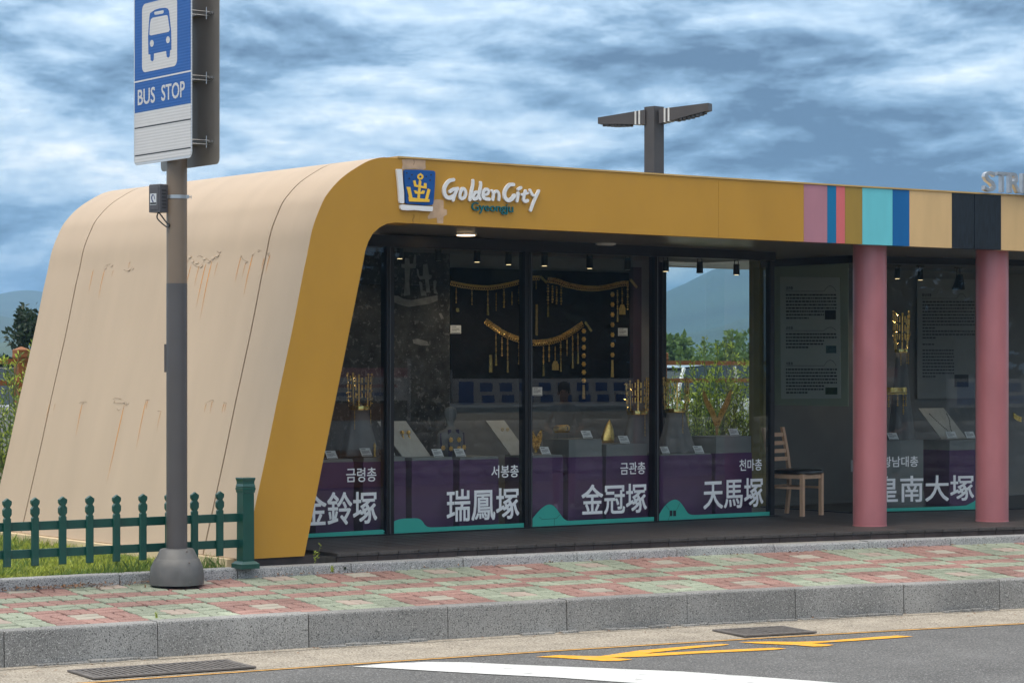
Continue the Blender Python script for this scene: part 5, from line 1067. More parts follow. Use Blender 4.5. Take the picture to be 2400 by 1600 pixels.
# information posters
mat('ink_grey', (.035, .035, .035), .8); mat('pic_dark', (.02, .02, .02), .7, var=.5, scale=30); mat('pic_green', (.04, .07, .03), .7, var=.5, scale=30); mat('pic_teal', (.06, .12, .12), .7, var=.5, scale=30); mat('board_dim', (.22, .22, .215), .75, var=.05)
def poster(f, px, heads, lbl, rows, mboard, pics, d):
    q = [f(x, y, 0) for x, y in px]; t = thing('information_poster', q[3], lbl, 'poster'); nrm = (q[1] - q[0]).cross(q[3] - q[0]).normalized(); nrm = nrm if nrm.dot(fwd) < 0 else -nrm
    mb = MB(); mb.prism(q, -nrm * .006); obj('sheet', recalc(mb.mesh('sheet')), mboard, t); zxy = lambda x, y, e: f(x, y, 0) + nrm * e; rr = random.Random(5); tx = MB()
    for (x0, x1, ya, yb_) in rows:
        x = x0
        while x < x1 - 1.5:
            w = rr.uniform(2.5, 8); w = min(w, x1 - x); tx.sheet([zxy(x, yb_, .0012), zxy(x + w, yb_, .0012), zxy(x + w, ya, .0012), zxy(x, ya, .0012)]); x += w + 1.6
    tag(obj('body_text', tx, 'ink_grey', t), kind='stuff')
    for body, x0, x1, y0, y1, hump in heads:
        mb = MB(); o_ = zxy(x0, y1, .0014); text_on(mb, body, o_, zxy(x1, y1, .0014) - o_, zxy(x0, y0, .0014) - o_, .02); obj('heading', mb, 'ink_grey', t)
        if hump:
            hx0, hx1, hy, rx0, rx1, ry = hump; P = [(rx0, ry), (hx0 - 3, ry)] + [(hx0 + (hx1 - hx0) * i / 12, ry - (ry - hy) * sin(pi * i / 12) ** .8) for i in range(13)]
            mb = MB(); stroke(mb, [zxy(x, y, .001) for x, y in P], .0022, 0, .0006, nrm, cap=False); obj('mound_rule', mb, 'ink_grey', t)
    for x0, x1, y0, y1, m in pics: obj('picture', MB().sheet([zxy(x0, y1, .0016), zxy(x1, y1, .0016), zxy(x1, y0, .0016), zxy(x0, y0, .0016)]), m, t)
fu = lambda x, y, d: at_u(x, y, RU + .046)
zq = lambda a, b: (1820 + a / 4.9, 640 + b / 4.9)
rows = []
for y0_, n_, xe in ((240, 8, 690), (690, 5, 690), (1095, 8, 695)):
    for i in range(n_): yy = y0_ + i * 38; x0q, yq = zq(108 + i * .5, yy); x1q = zq(xe if i < n_ - 3 else (545 if i < n_ - 1 else 370), 0)[0]; rows.append((x0q, x1q, yq, yq + 3.8))
H = []
for nm, a, b, hy, ry in (('금관총', 152, 192, 148, 208), ('금령총', 610, 648, 622, 660), ('서봉총', 1018, 1054, 998, 1062)):
    x0q, y0q = zq(108, a); x1q, y1q = zq(190, b); H.append((nm, x0q, x1q, y0q, y1q, (zq(548, 0)[0], zq(685, 0)[0], zq(0, hy)[1], zq(104, 0)[0], zq(540, 0)[0], zq(0, ry)[1])))
poster(fu, [zq(40, 42), zq(722, 50), zq(738, 1436), zq(52, 1442)], H, 'pale poster on the passage glass with three headed text blocks and small pictures', rows, 'board_white', [(zq(555, 0)[0], zq(683, 0)[0], zq(0, 425)[1], zq(0, 532)[1], 'pic_dark'), (zq(568, 0)[0], zq(688, 0)[0], zq(0, 832)[1], zq(0, 918)[1], 'pic_teal'), (zq(562, 0)[0], zq(700, 0)[0], zq(0, 1312)[1], zq(0, 1392)[1], 'pic_green')], 0)
fr = lambda x, y, d: at_v(x, y, 1.27)
zr = lambda a, b: (2060 + a / 3.92, 680 + b / 3.92); rows = []
for y0_, n_, xe in ((100, 12, 880), (490, 1, 510), (545, 9, 690)):
    for i in range(n_): x0q, yq = zr(400, y0_ + i * 30); rows.append((x0q, zr(xe if i not in (11, 8) else 520, 0)[0], yq, yq + 3.4))
poster(fr, [zr(352, -110), zr(1000, -95), zr(1000, 990), zr(352, 998)], [('황남대총', zr(395, 0)[0], zr(482, 0)[0], zr(0, 30)[1], zr(0, 58)[1], (zr(715, 0)[0], zr(800, 0)[0], zr(0, 30)[1], zr(395, 0)[0], zr(705, 0)[0], zr(0, 75)[1]))], 'tall grey poster of text on the wall between the pink pillars', rows, 'board_dim', [(zr(693, 0)[0], zr(822, 0)[0], zr(0, 775)[1], zr(0, 888)[1], 'pic_dark')], 0)
p = at_u(1994, 1092, RU - .004); mb = MB(); mb.box(RU + .045, RU + .05, p.y - .05, p.y + .05, p.z - .06, p.z + .06); tag(obj('wall_socket', mb, 'sign_white'), 'small white wall socket low behind the passage glass', 'socket')
# ------------------------------------------------------------------ wear on the cream end: rust runs and flaking paint
def prof_u(z):
    for (a, b), (c, d) in zip(OUT[:-1], OUT[1:]):
        if b <= z <= d: return a + (c - a) * (z - b) / (d - b)
    return OUT[0][0] if z < OUT[0][1] else OUT[-1][0]
def on_shell(x, y):
    r = ray(x, y); lo, hi = 14.0, 28.0
    g_ = lambda t: (lambda p: p.x - prof_u(p.z) + .085 * (p.y - VF) / DB)(toW(r[0] * t, t, r[2] * t))
    for _ in range(50):
        m = (lo + hi) / 2
        if g_(m) < 0: lo = m
        else: hi = m
    return toW(r[0] * lo, lo, r[2] * lo)
def sp_(v, z, d=.0016): return Vector((prof_u(z) - .085 * (v - VF) / DB - d, v, z + d * .2))
mat_alpha('rust_run', (.72, .30, .055), .8); mat_alpha('dirt_run', (.16, .10, .05), .8)
wear = MB(); wear.a = []
def run_(x, y0, y1, s_, w=.016):
    p = on_shell(x, y0); L = (y1 - y0) / 262; n = 9; rr = R.uniform(-.01, .01)
    rings = []
    for i in range(n):
        f = i / (n - 1); z = p.z - L * f; c = p.y + .006 * sin(3 * f + rr * 100); ww = w * (.5 + .7 * f) * (1 - .4 * f)
        for k_, q in enumerate((-1, -.3, .3, 1)): wear.v.append(tuple(sp_(c + q * ww, z))); wear.a.append(0.0 if k_ in (0, 3) else min(1, s_ * 1.3) * (1 - f) ** .8 * (.25 if f == 0 else 1))
    o = len(wear.v) - 4 * n
    for i in range(n - 1):
        for k_ in range(3): wear.f.append((o + i * 4 + k_, o + i * 4 + k_ + 1, o + i * 4 + 5 + k_, o + i * 4 + 4 + k_))
for q in ((220, 631, 690, .5), (246, 631, 705, .55), (266, 633, 650, .3), (305, 612, 630, .4), (440, 612, 725, .7), (448, 620, 690, .5), (467, 622, 672, .45), (482, 618, 720, .75), (497, 612, 745, .8), (510, 615, 650, .4), (565, 600, 660, .6), (577, 612, 650, .4), (592, 597, 690, .75), (620, 604, 632, .5), (633, 596, 640, .6), (425, 616, 690, .3),
          (117, 945, 990, .35), (130, 945, 965, .25), (194, 944, 1025, .6), (291, 948, 1130, .95), (343, 938, 1050, .65), (347, 938, 960, .5), (378, 962, 1010, .35), (484, 945, 966, .4), (499, 938, 968, .45), (526, 944, 968, .45), (531, 944, 965, .4)): run_(*q)
tag(obj('rust_runs', wear, 'rust_run', midp), kind='stuff')
fl = MB(); ex_p = MB(); ex_p.a = []
def flake(x, y, r, lift):
    p = on_shell(x, y); n = 7; rr = [R.uniform(.6, 1.1) * r for _ in range(n)]; P = []
    for i in range(n):
        a = 2 * pi * i / n; dz = rr[i] * sin(a) * .6; P.append(sp_(p.y + rr[i] * 1.3 * cos(a), p.z + dz, .003 + lift * (.5 - .5 * sin(a)) * (1 if sin(a) < .2 else .15)))
    fl.prism(P, Vector((-.0012, 0, .0003)))
for x, y, r, l_ in ((430, 606, .03, .012), (445, 602, .035, .014), (452, 612, .03, .018), (462, 615, .035, .015), (472, 622, .04, .022), (480, 606, .035, .016), (490, 612, .04, .02), (500, 604, .045, .02), (510, 598, .035, .015), (516, 590, .02, .01), (565, 600, .02, .010), (577, 614, .022, .012), (592, 596, .02, .01), (606, 588, .018, .01), (630, 592, .02, .012), (303, 632, .03, .02), (312, 629, .025, .014), (305, 614, .014, .006), (248, 628, .02, .008), (262, 622, .03, .006), (290, 942, .028, .008), (268, 940, .02, .007), (300, 944, .02, .006), (195, 943, .022, .006), (345, 936, .018, .006), (372, 938, .012, .005)): flake(x, y, r * .7, l_ * .12)
tag(obj('flaking_paint', fl, 'cream_paint', midp), kind='stuff')
ck = MB(); ck.a = []
def hairline(P, w=.0022):
    Q = [on_shell(x, y) for x, y in sm2(P, 3)]; o = len(ck.v); n = len(Q)
    for i, p in enumerate(Q):
        t_ = (Q[min(i + 1, n - 1)] - Q[max(i - 1, 0)]); t_ = Vector((0, t_.y, t_.z)).normalized(); s_ = Vector((0, -t_.z, t_.y)) * w * (1 if 0 < i < n - 1 else .3) * R.uniform(.6, 1.3)
        for q in (p + s_, p - s_): ck.v.append(tuple(sp_(q.y, q.z, .0075))); ck.a.append(R.uniform(.35, .75))
    for i in range(n - 1): ck.f.append((o + 2 * i, o + 2 * i + 1, o + 2 * i + 3, o + 2 * i + 2))
for P in ([(422, 610), (432, 607), (440, 612), (446, 606), (450, 597)], [(452, 617), (460, 624), (466, 626), (474, 620), (481, 611)], [(484, 605), (490, 610), (496, 614), (503, 609), (510, 605), (515, 594), (510, 589)], [(463, 603), (470, 600), (478, 604)], [(291, 632), (299, 635), (307, 633), (313, 625)], [(244, 631), (251, 622), (262, 619)], [(566, 599), (573, 610), (585, 614)], [(592, 600), (601, 591)], [(606, 586), (616, 588)], [(627, 591), (634, 606)], [(186, 945), (194, 942), (206, 942)], [(266, 936), (273, 933), (288, 936)], [(267, 945), (290, 945), (299, 950), (296, 940)], [(341, 938), (353, 937)], [(276, 957), (280, 962), (286, 957)], [(481, 946), (500, 937), (503, 943)], [(524, 943), (534, 944)], [(370, 963), (380, 964)]): hairline(P)
tag(obj('paint_cracks', ck, 'dirt_run', midp), kind='stuff')
sc2 = MB()
for x, y in ((1085 / 3.136, 1255 / 3.136),): pass

# ------------------------------------------------------------------ planting
mat('leaf_mid', (.12, .19, .04), .55, var=.35, scale=5, spec=.4); mat('leaf_dark', (.018, .038, .012), .5, var=.4, scale=3); mat('leaf_lime', (.42, .50, .07), .55, var=.35, scale=5); mat('bark', (.09, .065, .045), .9, var=.3, scale=12, bump=.006, bscale=25); mat('stem_green', (.12, .14, .05), .7)
for nm_ in ('leaf_mid', 'leaf_dark', 'leaf_lime'):
    n, l, b = nodes_of(MATS[nm_]); tr = n.new('ShaderNodeBsdfTranslucent'); mx = n.new('ShaderNodeMixShader'); mx.inputs[0].default_value = .3; out = [q for q in n if q.type == 'OUTPUT_MATERIAL'][0]
    src = b.inputs['Base Color'].links[0].from_socket; l.new(src, tr.inputs[0]); l.new(b.outputs[0], mx.inputs[1]); l.new(tr.outputs[0], mx.inputs[2]); l.new(mx.outputs[0], out.inputs[0])
def leaf(mb, p, d, n_, L, w):
    d = d.normalized(); s_ = d.cross(n_).normalized() * w; m = p + d * L * .5 + n_ * L * .06; mb.add([p, m + s_, p + d * L, m - s_], [(0, 1, 2, 3)])
def rv(rr): return Vector((rr.gauss(0, 1), rr.gauss(0, 1), rr.gauss(0, 1))).normalized()
def shrub(x, y, z, h, spread, ns, lbl, seed, lime=.5, dens=1.0, grp='shrubs behind the pavilion'):
    rr = random.Random(seed); t = thing('shrub', (x, y, z), lbl, 'shrub', grp); st = MB(); fm, fl_ = MB(), MB()
    for i in range(ns):
        a = rr.uniform(0, 2 * pi); q = rr.random() ** .6; b = Vector((x + .35 * spread * q * cos(a), y + .35 * spread * q * sin(a), z)); H = h * (rr.uniform(.55, 1.0) if rr.random() < .75 else rr.uniform(.9, 1.15)); lean = Vector((cos(a), sin(a), 0)) * spread * q * rr.uniform(.3, .9)
        L = smooth_line([b, b + lean * .35 + Vector((0, 0, H * .45)), b + lean * .8 + Vector((rr.uniform(-.05, .05), 0, H * .8)), b + lean + Vector((rr.uniform(-.08, .08), rr.uniform(-.08, .08), H))], 4); st.tube(L, [.009 - .0065 * k / (len(L) - 1) for k in range(len(L))], 4)
        nl = int(62 * H / 1.5 * dens)
        for k in range(nl):
            f = .12 + .88 * rr.random() ** .8; s_ = f * (len(L) - 1); j = min(len(L) - 2, int(s_)); p = L[j] + (L[j + 1] - L[j]) * (s_ - j); up = (L[j + 1] - L[j]).normalized(); o = rv(rr); o = (o - up * o.dot(up)).normalized()
            wd = (1 - f) * .13 + .012; p2 = p + o * rr.random() * wd; m = fl_ if rr.random() < lime * f ** 1.2 else fm
            leaf(m, p2, o * .7 + up * rr.uniform(.3, 1.2), rv(rr), rr.uniform(.035, .07), rr.uniform(.006, .012))
    obj('stems', st, 'stem_green', t); obj('foliage', fm, 'leaf_mid', t); obj('young_foliage', fl_, 'leaf_lime', t)
lab_s = ['leafy shrub seen through the last pane, leftmost', 'leafy shrub behind the crown in the last pane', 'tall sprouting shrub in the middle of the passage view', 'tall sprouting shrub right of the passage middle', 'leafy shrub beside the olive corner post', 'leafy shrub in the passage view, behind the antler ornament']
for i, (px_, vv, h) in enumerate(((1570, 3.75, 1.45), (1605, 4.1, 1.3), (1655, 3.7, 1.4), (1700, 3.9, 1.75), (1745, 3.7, 1.55), (1790, 4.2, 1.3))): p = at_v(px_, 1000, vv); shrub(p.x, vv, .37, h, .62, 40, lab_s[i], 40 + i, lime=.75)
for i, (px_, vv, h, lb) in enumerate(((24, 3.9, 1.2, 'leafy shrub at the far left edge behind the cream wall'), (-25, 3.7, 1.1, 'leafy shrub cut by the left edge of the photo'), (52, 4.7, 1.75, 'sprouting shrub against the brown railing post'))): p = at_v(px_, 1000, vv); shrub(p.x, vv, .38, h, .6, 34, lb, 60 + i, lime=.6)
def tree(x, y, z, h, r, lbl, seed, nl=2600, ls=.16, m='leaf_dark', trunk=.3, grp=None, squash=.8, cz=None):
    rr = random.Random(seed); t = thing('broadleaf_tree', (x, y, z), lbl, 'tree', grp); tk = MB(); c0_ = Vector((x, y, z)); top = c0_ + Vector((0, 0, h * .62))
    tk.tube(smooth_line([c0_, c0_ + Vector((.05, 0, h * .3)), top], 4), [.11 * h / 4 * (1 - .6 * k / 8) for k in range(9)], 8); cc_ = c0_ + Vector((0, 0, cz or h - r * squash)); fo = MB(); cl_ = []
    for i in range(26):
        d = rv(rr); q = rr.uniform(.35, 1.0); c = cc_ + Vector((d.x * r * q, d.y * r * q, d.z * r * squash * q)); cl_.append((c, r * rr.uniform(.22, .40)))
        if i < 12: tk.tube(smooth_line([c0_ + Vector((0, 0, h * rr.uniform(.3, .6))), (top + c) / 2 - Vector((0, 0, .1 * r)), c], 3), [.03 * h / 4, .022 * h / 4, .018 * h / 4, .014 * h / 4, .01 * h / 4, .006 * h / 4, .004], 5)
    for i in range(nl):
        c, cr_ = rr.choice(cl_); d = rv(rr); p = c + d * cr_ * rr.random() ** .4; leaf(fo, p, (d + rv(rr) * .8 + Vector((0, 0, -.3))), rv(rr), ls * rr.uniform(.6, 1.2), ls * .3)
    obj('trunk', tk, 'bark', t); obj('crown', fo, m, t)
p = at_d(88, 800, 42); tree(p.x, p.y, .5, 2.5, .5, 'dark broadleaf tree peeping past the cream wall', 71, 1500, .11)
p = at_d(10, 820, 60); tree(p.x, p.y, .5, 1.95, .8, 'low dark tree behind the railing at the far left', 72, 2200, .13)
for i, (px_, d_, h, r, lb) in enumerate(((1585, 90, 2.8, .95, 'small round tree on the skyline at the left of the passage view'), (1680, 110, 2.75, 1.7, 'wide low tree on the skyline behind the sprouting shrubs'), (1735, 100, 2.9, 1.2, 'round tree on the skyline beside the olive post'))): p = at_d(px_, 820, d_); tree(p.x, p.y, .5, h, r, lb, 80 + i, 1000, .28, 'leaf_mid')
# brown timber railing on the bank
mat('rail_timber', lin(138, 84, 40), .6, var=.18, scale=14, stretch=(.3, 1, 1), bump=.001, bscale=60)
RV = 5.9; pr = at_v(50, 830, RV); z_r1, z_r2 = at_v(20, 847, RV).z, at_v(20, 897, RV).z; zpt = at_v(50, 812, RV).z
rl = thing('timber_railing', (pr.x, RV, .8), 'brown timber railing with capped posts on the bank behind', 'railing')
for i in range(-2, 7):
    x = pr.x + 2.0 * i + (.9 if i > 1 else 0); mb = MB(); mb.obox((x, RV, .75), 0, .058, .058, .75, zpt - .16); ps = obj('post', mb, 'rail_timber', rl)
    mb = MB(); c = (x, RV)
    mb.loft([[(x + q * a, RV + q * b, z) for a, b in ((-1, -1), (1, -1), (1, 1), (-1, 1))] for q, z in ((.064, zpt - .159), (.066, zpt - .13), (.074, zpt - .11), (.07, zpt - .075), (.072, zpt - .035), (.004, zpt))], True, True); obj('post_cap', mb, 'rail_timber', ps)
    for zc_ in (z_r1, z_r2):
        mb = MB(); mb.box(x + .0585, x + (2.8415 if i == 1 else 1.9415), RV - .022, RV + .022, zc_ - .028, zc_ + .028); obj('rail', mb, 'rail_timber', rl)
# cars on the parking ground and across the street
mat('car_white', (.72, .72, .72), .25, var=.02, coat=.8); mat('car_silver', (.45, .46, .48), .25, metal=.3, var=.02, coat=.8); mat('car_glass', (.03, .045, .05), .08, var=0, spec=.8); mat('tyre', (.02, .02, .02), .8); mat('headlamp', (.75, .76, .70), .15, coat=1)
mat('car_lamp_red', (.4, .02, .02), .3)
def car(loc, rot, lbl, paint, grp=None, H=1.5, suv=0.0):
    t = thing('parked_car', loc, lbl, 'car', grp); M_ = Matrix.Translation(loc) @ Matrix.Rotation(rot, 4, 'Z'); L2, W2 = 2.25, .9
    def put(nm, mb, m, parent, auto=None):
        mb.v = [tuple(M_ @ Vector(p)) for p in mb.v]; return obj(nm, recalc(mb.mesh(nm)), m, parent, auto=auto)
    low = [(-2.25, .45), (-2.22, .75), (-2.1, .92 + suv * .1), (-1.5, .98 + suv * .1), (1.15, .96 + suv * .12), (1.9, .84 + suv * .16), (2.18, .70 + suv * .1), (2.25, .45), (2.2, .22), (-2.2, .22)]
    mb = MB(); mb.loft([[(x, y * (1 - (.10 if abs(x) > 2.0 else 0)), z) for x, z in low] for y in (-W2, -W2 * .98, 0, W2 * .98, W2)][:], True, True)
    mb = MB(); mb.loft([[(x * (.985 if abs(y) > .85 else 1), y, z if z < .5 else z - (.06 if abs(y) > .85 else 0)) for x, z in low] for y in (-W2, -.82, -.4, .4, .82, W2)], True, True); body_ = put('body', mb, paint, t, 35)
    cab = [(-1.75 - suv * .2, .955), (-1.25 - suv * .45, H - .06), (-.9, H), (.25, H), (.65, H - .07), (1.25, .945)]
    mb = MB(); mb.loft([[(x, y * (.82 if z > 1.2 else .96), z) for x, z in cab] for y in (-W2, -W2 * .55, W2 * .55, W2)], True, True); cb_ = put('cabin', mb, 'car_glass', t, 35)
    mb = MB(); mb.loft([[(x, y, z + .012) for x, z in ((-1.3 - suv * .45, H - .05), (-.9, H), (.25, H), (.68, H - .06))] for y in (-.74, -.4, .4, .74)], close=False); put('roof', mb, paint, t, 40)
    for y in (-1, 1):
        for (x0, z0), (x1, z1) in (((1.25, .95), (.64, H - .06)), ((-1.75 - suv * .2, .96), (-1.25 - suv * .45, H - .05)), ((-.25, .97), (-.25, H - .02))):
            mb = MB(); a, b = Vector((x0, y * .875, z0)), Vector((x1, y * .745, z1)); mb.tube([a, b], .035, 6); put('pillar', mb, paint, cb_)
        for x in (-1.4, 1.38):
            mb = MB(); mb.loft([[(x + r * cos(a), y * q, .31 + r * sin(a)) for a in [2 * pi * i / 20 for i in range(20)]] for r, q in ((.31, .70), (.32, .74), (.32, .88), (.30, .905), (.20, .905))], True, True); w_ = put('wheel', mb, 'tyre', t); mb = MB(); mb.loft([[(x + r * cos(a), y * q, .31 + r * sin(a)) for a in [2 * pi * i / 16 for i in range(16)]] for r, q in ((.2, .906), (.18, .915), (.03, .912))], True, True); put('rim', mb, 'aluminium', w_)
        mb = MB(); mb.obox((2.17, y * .66, .66), 0, .05, .17, .62 + suv * .1, .76 + suv * .1, .02); put('headlight', mb, 'headlamp', t); mb = MB(); mb.obox((-2.2, y * .68, .74), 0, .04, .15, .70, .84, .02); put('tail_light', mb, 'car_lamp_red', t)
        mb = MB(); mb.obox((.95, y * .98, 1.0), 0, .06, .09, .98, 1.1, .02); put('mirror', mb, paint, t)
    mb = MB(); mb.obox((2.235, 0, .42), 0, .03, .62, .30, .56); put('grille', mb, 'tyre', body_); mb = MB(); mb.obox((2.27, 0, .42), 0, .006, .26, .44, .54); put('number_plate', mb, 'sign_white', body_)
p = at_d(-8, 866, 36); car((p.x - .9, p.y, .50), radians(175), 'silver car parked behind the railing at the far left', 'car_silver', 'cars parked behind the pavilion', 1.47)
p = at_d(1665, 866, 41); car((p.x, p.y, .46), radians(8), 'white car parked behind the shrubs in the passage view', 'car_white', 'cars parked behind the pavilion', 1.56, .6)
# ------------------------------------------------------------------ lawn, weeds, litter
mb = MB(); P = []; uu2 = [-9.5 + .25 * i for i in range(23)]
for u in uu2: P += [(u, off(kr, u, .149)[1], .378), (u, 0.4, .40), (u, 3.3, .385)]
mb.add(P, [(3 * i + j, 3 * i + 3 + j, 3 * i + 4 + j, 3 * i + 1 + j) for i in range(22) for j in (0, 1)]); tag(obj('lawn', mb, 'lawn_soil'), kind='structure')
mat('grass_blade', (.36, .40, .055), .6, var=.45, scale=7); mat('grass_dark', (.12, .20, .03), .6, var=.35, scale=7)
gb, gd = MB(), MB(); rr = random.Random(3)
def blade(mb, x, y, z, h, rr):
    a = rr.uniform(0, 2 * pi); w = Vector((cos(a), sin(a), 0)) * rr.uniform(.0018, .0032); l_ = Vector((rr.gauss(0, .4), rr.gauss(0, .4), 0)) * h; b = Vector((x, y, z)); m = b + l_ * .35 + Vector((0, 0, h * .6)); mb.add([b - w, b + w, m + w * .8, b + l_ + Vector((0, 0, h)), m - w * .8], [(0, 1, 2, 3, 4)])
for i in range(42000):
    u = rr.uniform(-7.4, -4.08); v = off(kr, u, .15)[1] + rr.random() ** 1.5 * 4.8
    if u > -4.16 + (.11 if v < VF + .16 else 0): continue
    n_ = noise.noise(Vector((u * 2.2, v * 2.2, 1.0))); far_ = v > kr(u) + .9; h = rr.uniform(.025, .06) * (1 + .7 * max(0, n_)) * (1.2 if far_ else 1)
    blade(gd if (n_ > .12 and rr.random() < .7) or rr.random() < .2 else gb, u, v, .378, h * (1.4 if v > .3 else 1), rr)
for i in range(500):
    u = rr.uniform(-5.2, -4.1); v = VF + .1 + rr.uniform(-.1, .12); blade(gd, u, v, .378, rr.uniform(.06, .17), rr)
tag(obj('grass', gb, 'grass_blade'), kind='stuff', label='short yellow-green lawn behind the picket fence'); tag(obj('grass', gd, 'grass_dark'), kind='stuff', label='darker longer grass along the cream wall')
def weed(px_, py, z, h, n_, lbl, seed, m='leaf_mid', thin=False):
    p = at_z(px_, py, z); rr = random.Random(seed); t = thing('weed', p, lbl, 'weed', 'weeds in the joints'); st, fo = MB(), MB()
    for i in range(n_):
        d = rv(rr) * .3; d.z = 1; e = p + d * h * rr.uniform(.5, 1); q = (p + e) / 2 + rv(rr) * h * .06; st.tube(smooth_line([p, q, e], 3), .0016, 4)
        for k in range(10 if thin else 8): f = rr.uniform(.15, 1); leaf(fo, p + (e - p) * f, rv(rr) + Vector((0, 0, .4)), rv(rr), h * (.16 if thin else .3), h * (.03 if thin else .09))
    obj('stem', st, 'stem_green', t); obj('leaves', fo, m, t)
weed(605, 1336, ZKR - .06, .24, 3, 'tall thin weed beside the green end post', 1, thin=True); weed(738, 1322, .40, .18, 2, 'wispy weed sprouting before the gold end frame', 2, 'leaf_lime', True); weed(779, 1341, ZR, .055, 6, 'bright green tuft at the foot of the low kerb', 3, 'leaf_lime'); weed(808, 1338, ZR, .045, 5, 'dark green tuft at the foot of the low kerb', 4, 'leaf_dark'); weed(965, 1330, ZR, .05, 4, 'small dark tuft under the second mullion', 5, 'leaf_dark'); weed(366, 1447, ZK, .04, 6, 'little weed between front kerb and pavers', 6, 'leaf_lime'); weed(96, 1373, ZR, .06, 6, 'low weed beside the scrap of white paper', 7, 'leaf_mid')
p = at_z(107, 1371, ZR); mb = MB(); mb.add([p + Vector(q) for q in ((-.03, 0, .002), (.02, .01, .004), (.03, .0, .03), (0, .01, .055), (-.035, .0, .04), (.01, -.02, .02))], [(0, 1, 5), (1, 2, 5), (2, 3, 5), (3, 4, 5), (4, 0, 5)]); tag(obj('paper_scrap', mb, 'card_white'), 'crumpled scrap of white paper against the low kerb', 'litter')
mat('dry_leaf', (.20, .10, .045), .8, var=.5, scale=30); lf_ = MB(); rr = random.Random(9)
def dead(x, y, z): d = rv(rr); d.z *= .25; n_ = rv(rr) * .5 + Vector((0, 0, 1)); leaf(lf_, Vector((x, y, z + .004)), d, n_.normalized(), rr.uniform(.015, .04), rr.uniform(.004, .01))
for i in range(420):
    u = rr.gauss(-5.5, .55); dead(u, kr(u) - rr.random() ** 2 * .22 - .02, ZR)
for i in range(200):
    u = rr.uniform(-4.5, 3.2); dead(u, kr(u) - rr.random() ** 3 * .12 - .02, ZR)
for i in range(60):
    u = rr.uniform(-7, 1.6); dead(u, kf(u) - rr.random() ** 3 * .5 - .03, .014)
tag(obj('fallen_leaves', lf_, 'dry_leaf'), kind='stuff', label='dry brown leaf litter along the kerbs')
mo = MB(); rr = random.Random(21)
for u0_, u1_ in ((-4.55, -3.75), (-2.95, -2.75), (-2.62, -2.52), (-2.25, -1.75), (-1.6, -.7), (-.55, .3), (.75, 1.25), (-6.6, -5.8)):
    u = u0_
    while u < u1_:
        w = rr.uniform(.05, .16); a = math.atan(slope(kf, u)); x, y = off(kf, u + w / 2, -rr.uniform(.035, .06)); mo.obox((x, y, .01), a + rr.uniform(-.1, .1), w / 2 - .004, rr.uniform(.018, .032), .008, .02 + rr.random() * .014, .004); u += w
tag(obj('mortar_crumbs', mo, 'granite'), kind='stuff', label='broken mortar pieces along the foot of the kerb')

# ------------------------------------------------------------------ the far side of the street, seen only in the glass
def mir(x, y, d): q = at_v(x, y, d); return Vector((q.x, -q.y, q.z))
mat('wall_plaster', (.42, .40, .36), .9, var=.2, scale=2); mat('field_stone', (.40, .385, .36), .85, var=.3, scale=5, bump=.004, bscale=30); mat('banner_white', (.62, .62, .63), .7, var=.03); mat('banner_blue', (.02, .09, .35), .7); mat('banner_pink', (.45, .16, .2), .7); mat('shop_orange', (.42, .16, .03), .7)
wv = 16.0; sw = thing('stone_wall', (14, -wv - .4, 0), 'low field stone wall across the street, reflected in the glass', 'wall'); mb = MB(); mb.box(4, 30, -wv - .7, -wv - .3, -.03, 1.05); obj('core', mb, 'wall_plaster', sw); stn = MB(); rr = random.Random(4); z = .08
while z < .95:
    u = 4.0
    while u < 30:
        w = rr.uniform(.22, .5); stn.lathe((u + w / 2, -wv - .29, z + .1), [(w * .25, -.085), (w * .48, -.04), (w * .5, .02), (w * .3, .085)], 8, 1, .28); u += w + .03
    z += .2
tag(obj('stones', stn, 'field_stone', sw, smooth=True), kind='stuff')
def banner(x0, x1, y0, y1, lbl, base, marks, d=15.6):
    a, b = mir(x0, y1, d), mir(x1, y0, d); t = thing('street_banner', ((a.x + b.x) / 2, -d, 0), lbl, 'banner', 'banners across the street'); mb = MB(); mb.box(a.x, b.x, -d - .02, -d, a.z, b.z); obj('cloth', mb, base, t)
    for x in (a.x - .03, b.x + .03): mb = MB(); mb.tube([(x, -d, 0), (x, -d, b.z + .15)], .03, 8); obj('post', mb, 'aluminium', t)
    for i, (f0, f1, g0, g1, m) in enumerate(marks): obj('print', MB().sheet([(a.x + (b.x - a.x) * f, -d + .003 + .0005 * i, a.z + (b.z - a.z) * g_) for f, g_ in ((f1, g0), (f0, g0), (f0, g1), (f1, g1))]), m, t)
bars = [(.03, .10, .1, .9, 'banner_blue')]
for i in range(9): f = .13 + i * .095; bars += [(f, f + .06, .55, .85, 'banner_blue'), (f + .01, f + .07, .15, .42, 'banner_blue')]
banner(1060, 1530, 886, 955, 'white street banner with blue bars of lettering, reflected in the middle panes', 'banner_white', bars); banner(720, 955, 862, 940, 'white and pink street banner reflected beside the gold end frame', 'banner_white', [(.0, 1.0, .72, 1, 'banner_pink'), (.1, .9, .4, .5, 'banner_pink'), (.05, .8, .15, .25, 'banner_blue')])
a, b = mir(700, 1040, 15.7), mir(905, 945, 15.7); mb = MB(); mb.box(a.x, b.x, -16.2, -15.75, 0, b.z); ob = thing('market_stand', ((a.x + b.x) / 2, -16, 0), 'orange and white market stand reflected beside the gold end frame', 'stand'); obj('counter', mb, 'shop_orange', ob); mb = MB(); mb.box(a.x + .05, b.x - .05, -15.745, -15.72, b.z * .45, b.z * .8); obj('front_board', mb, 'banner_white', ob)
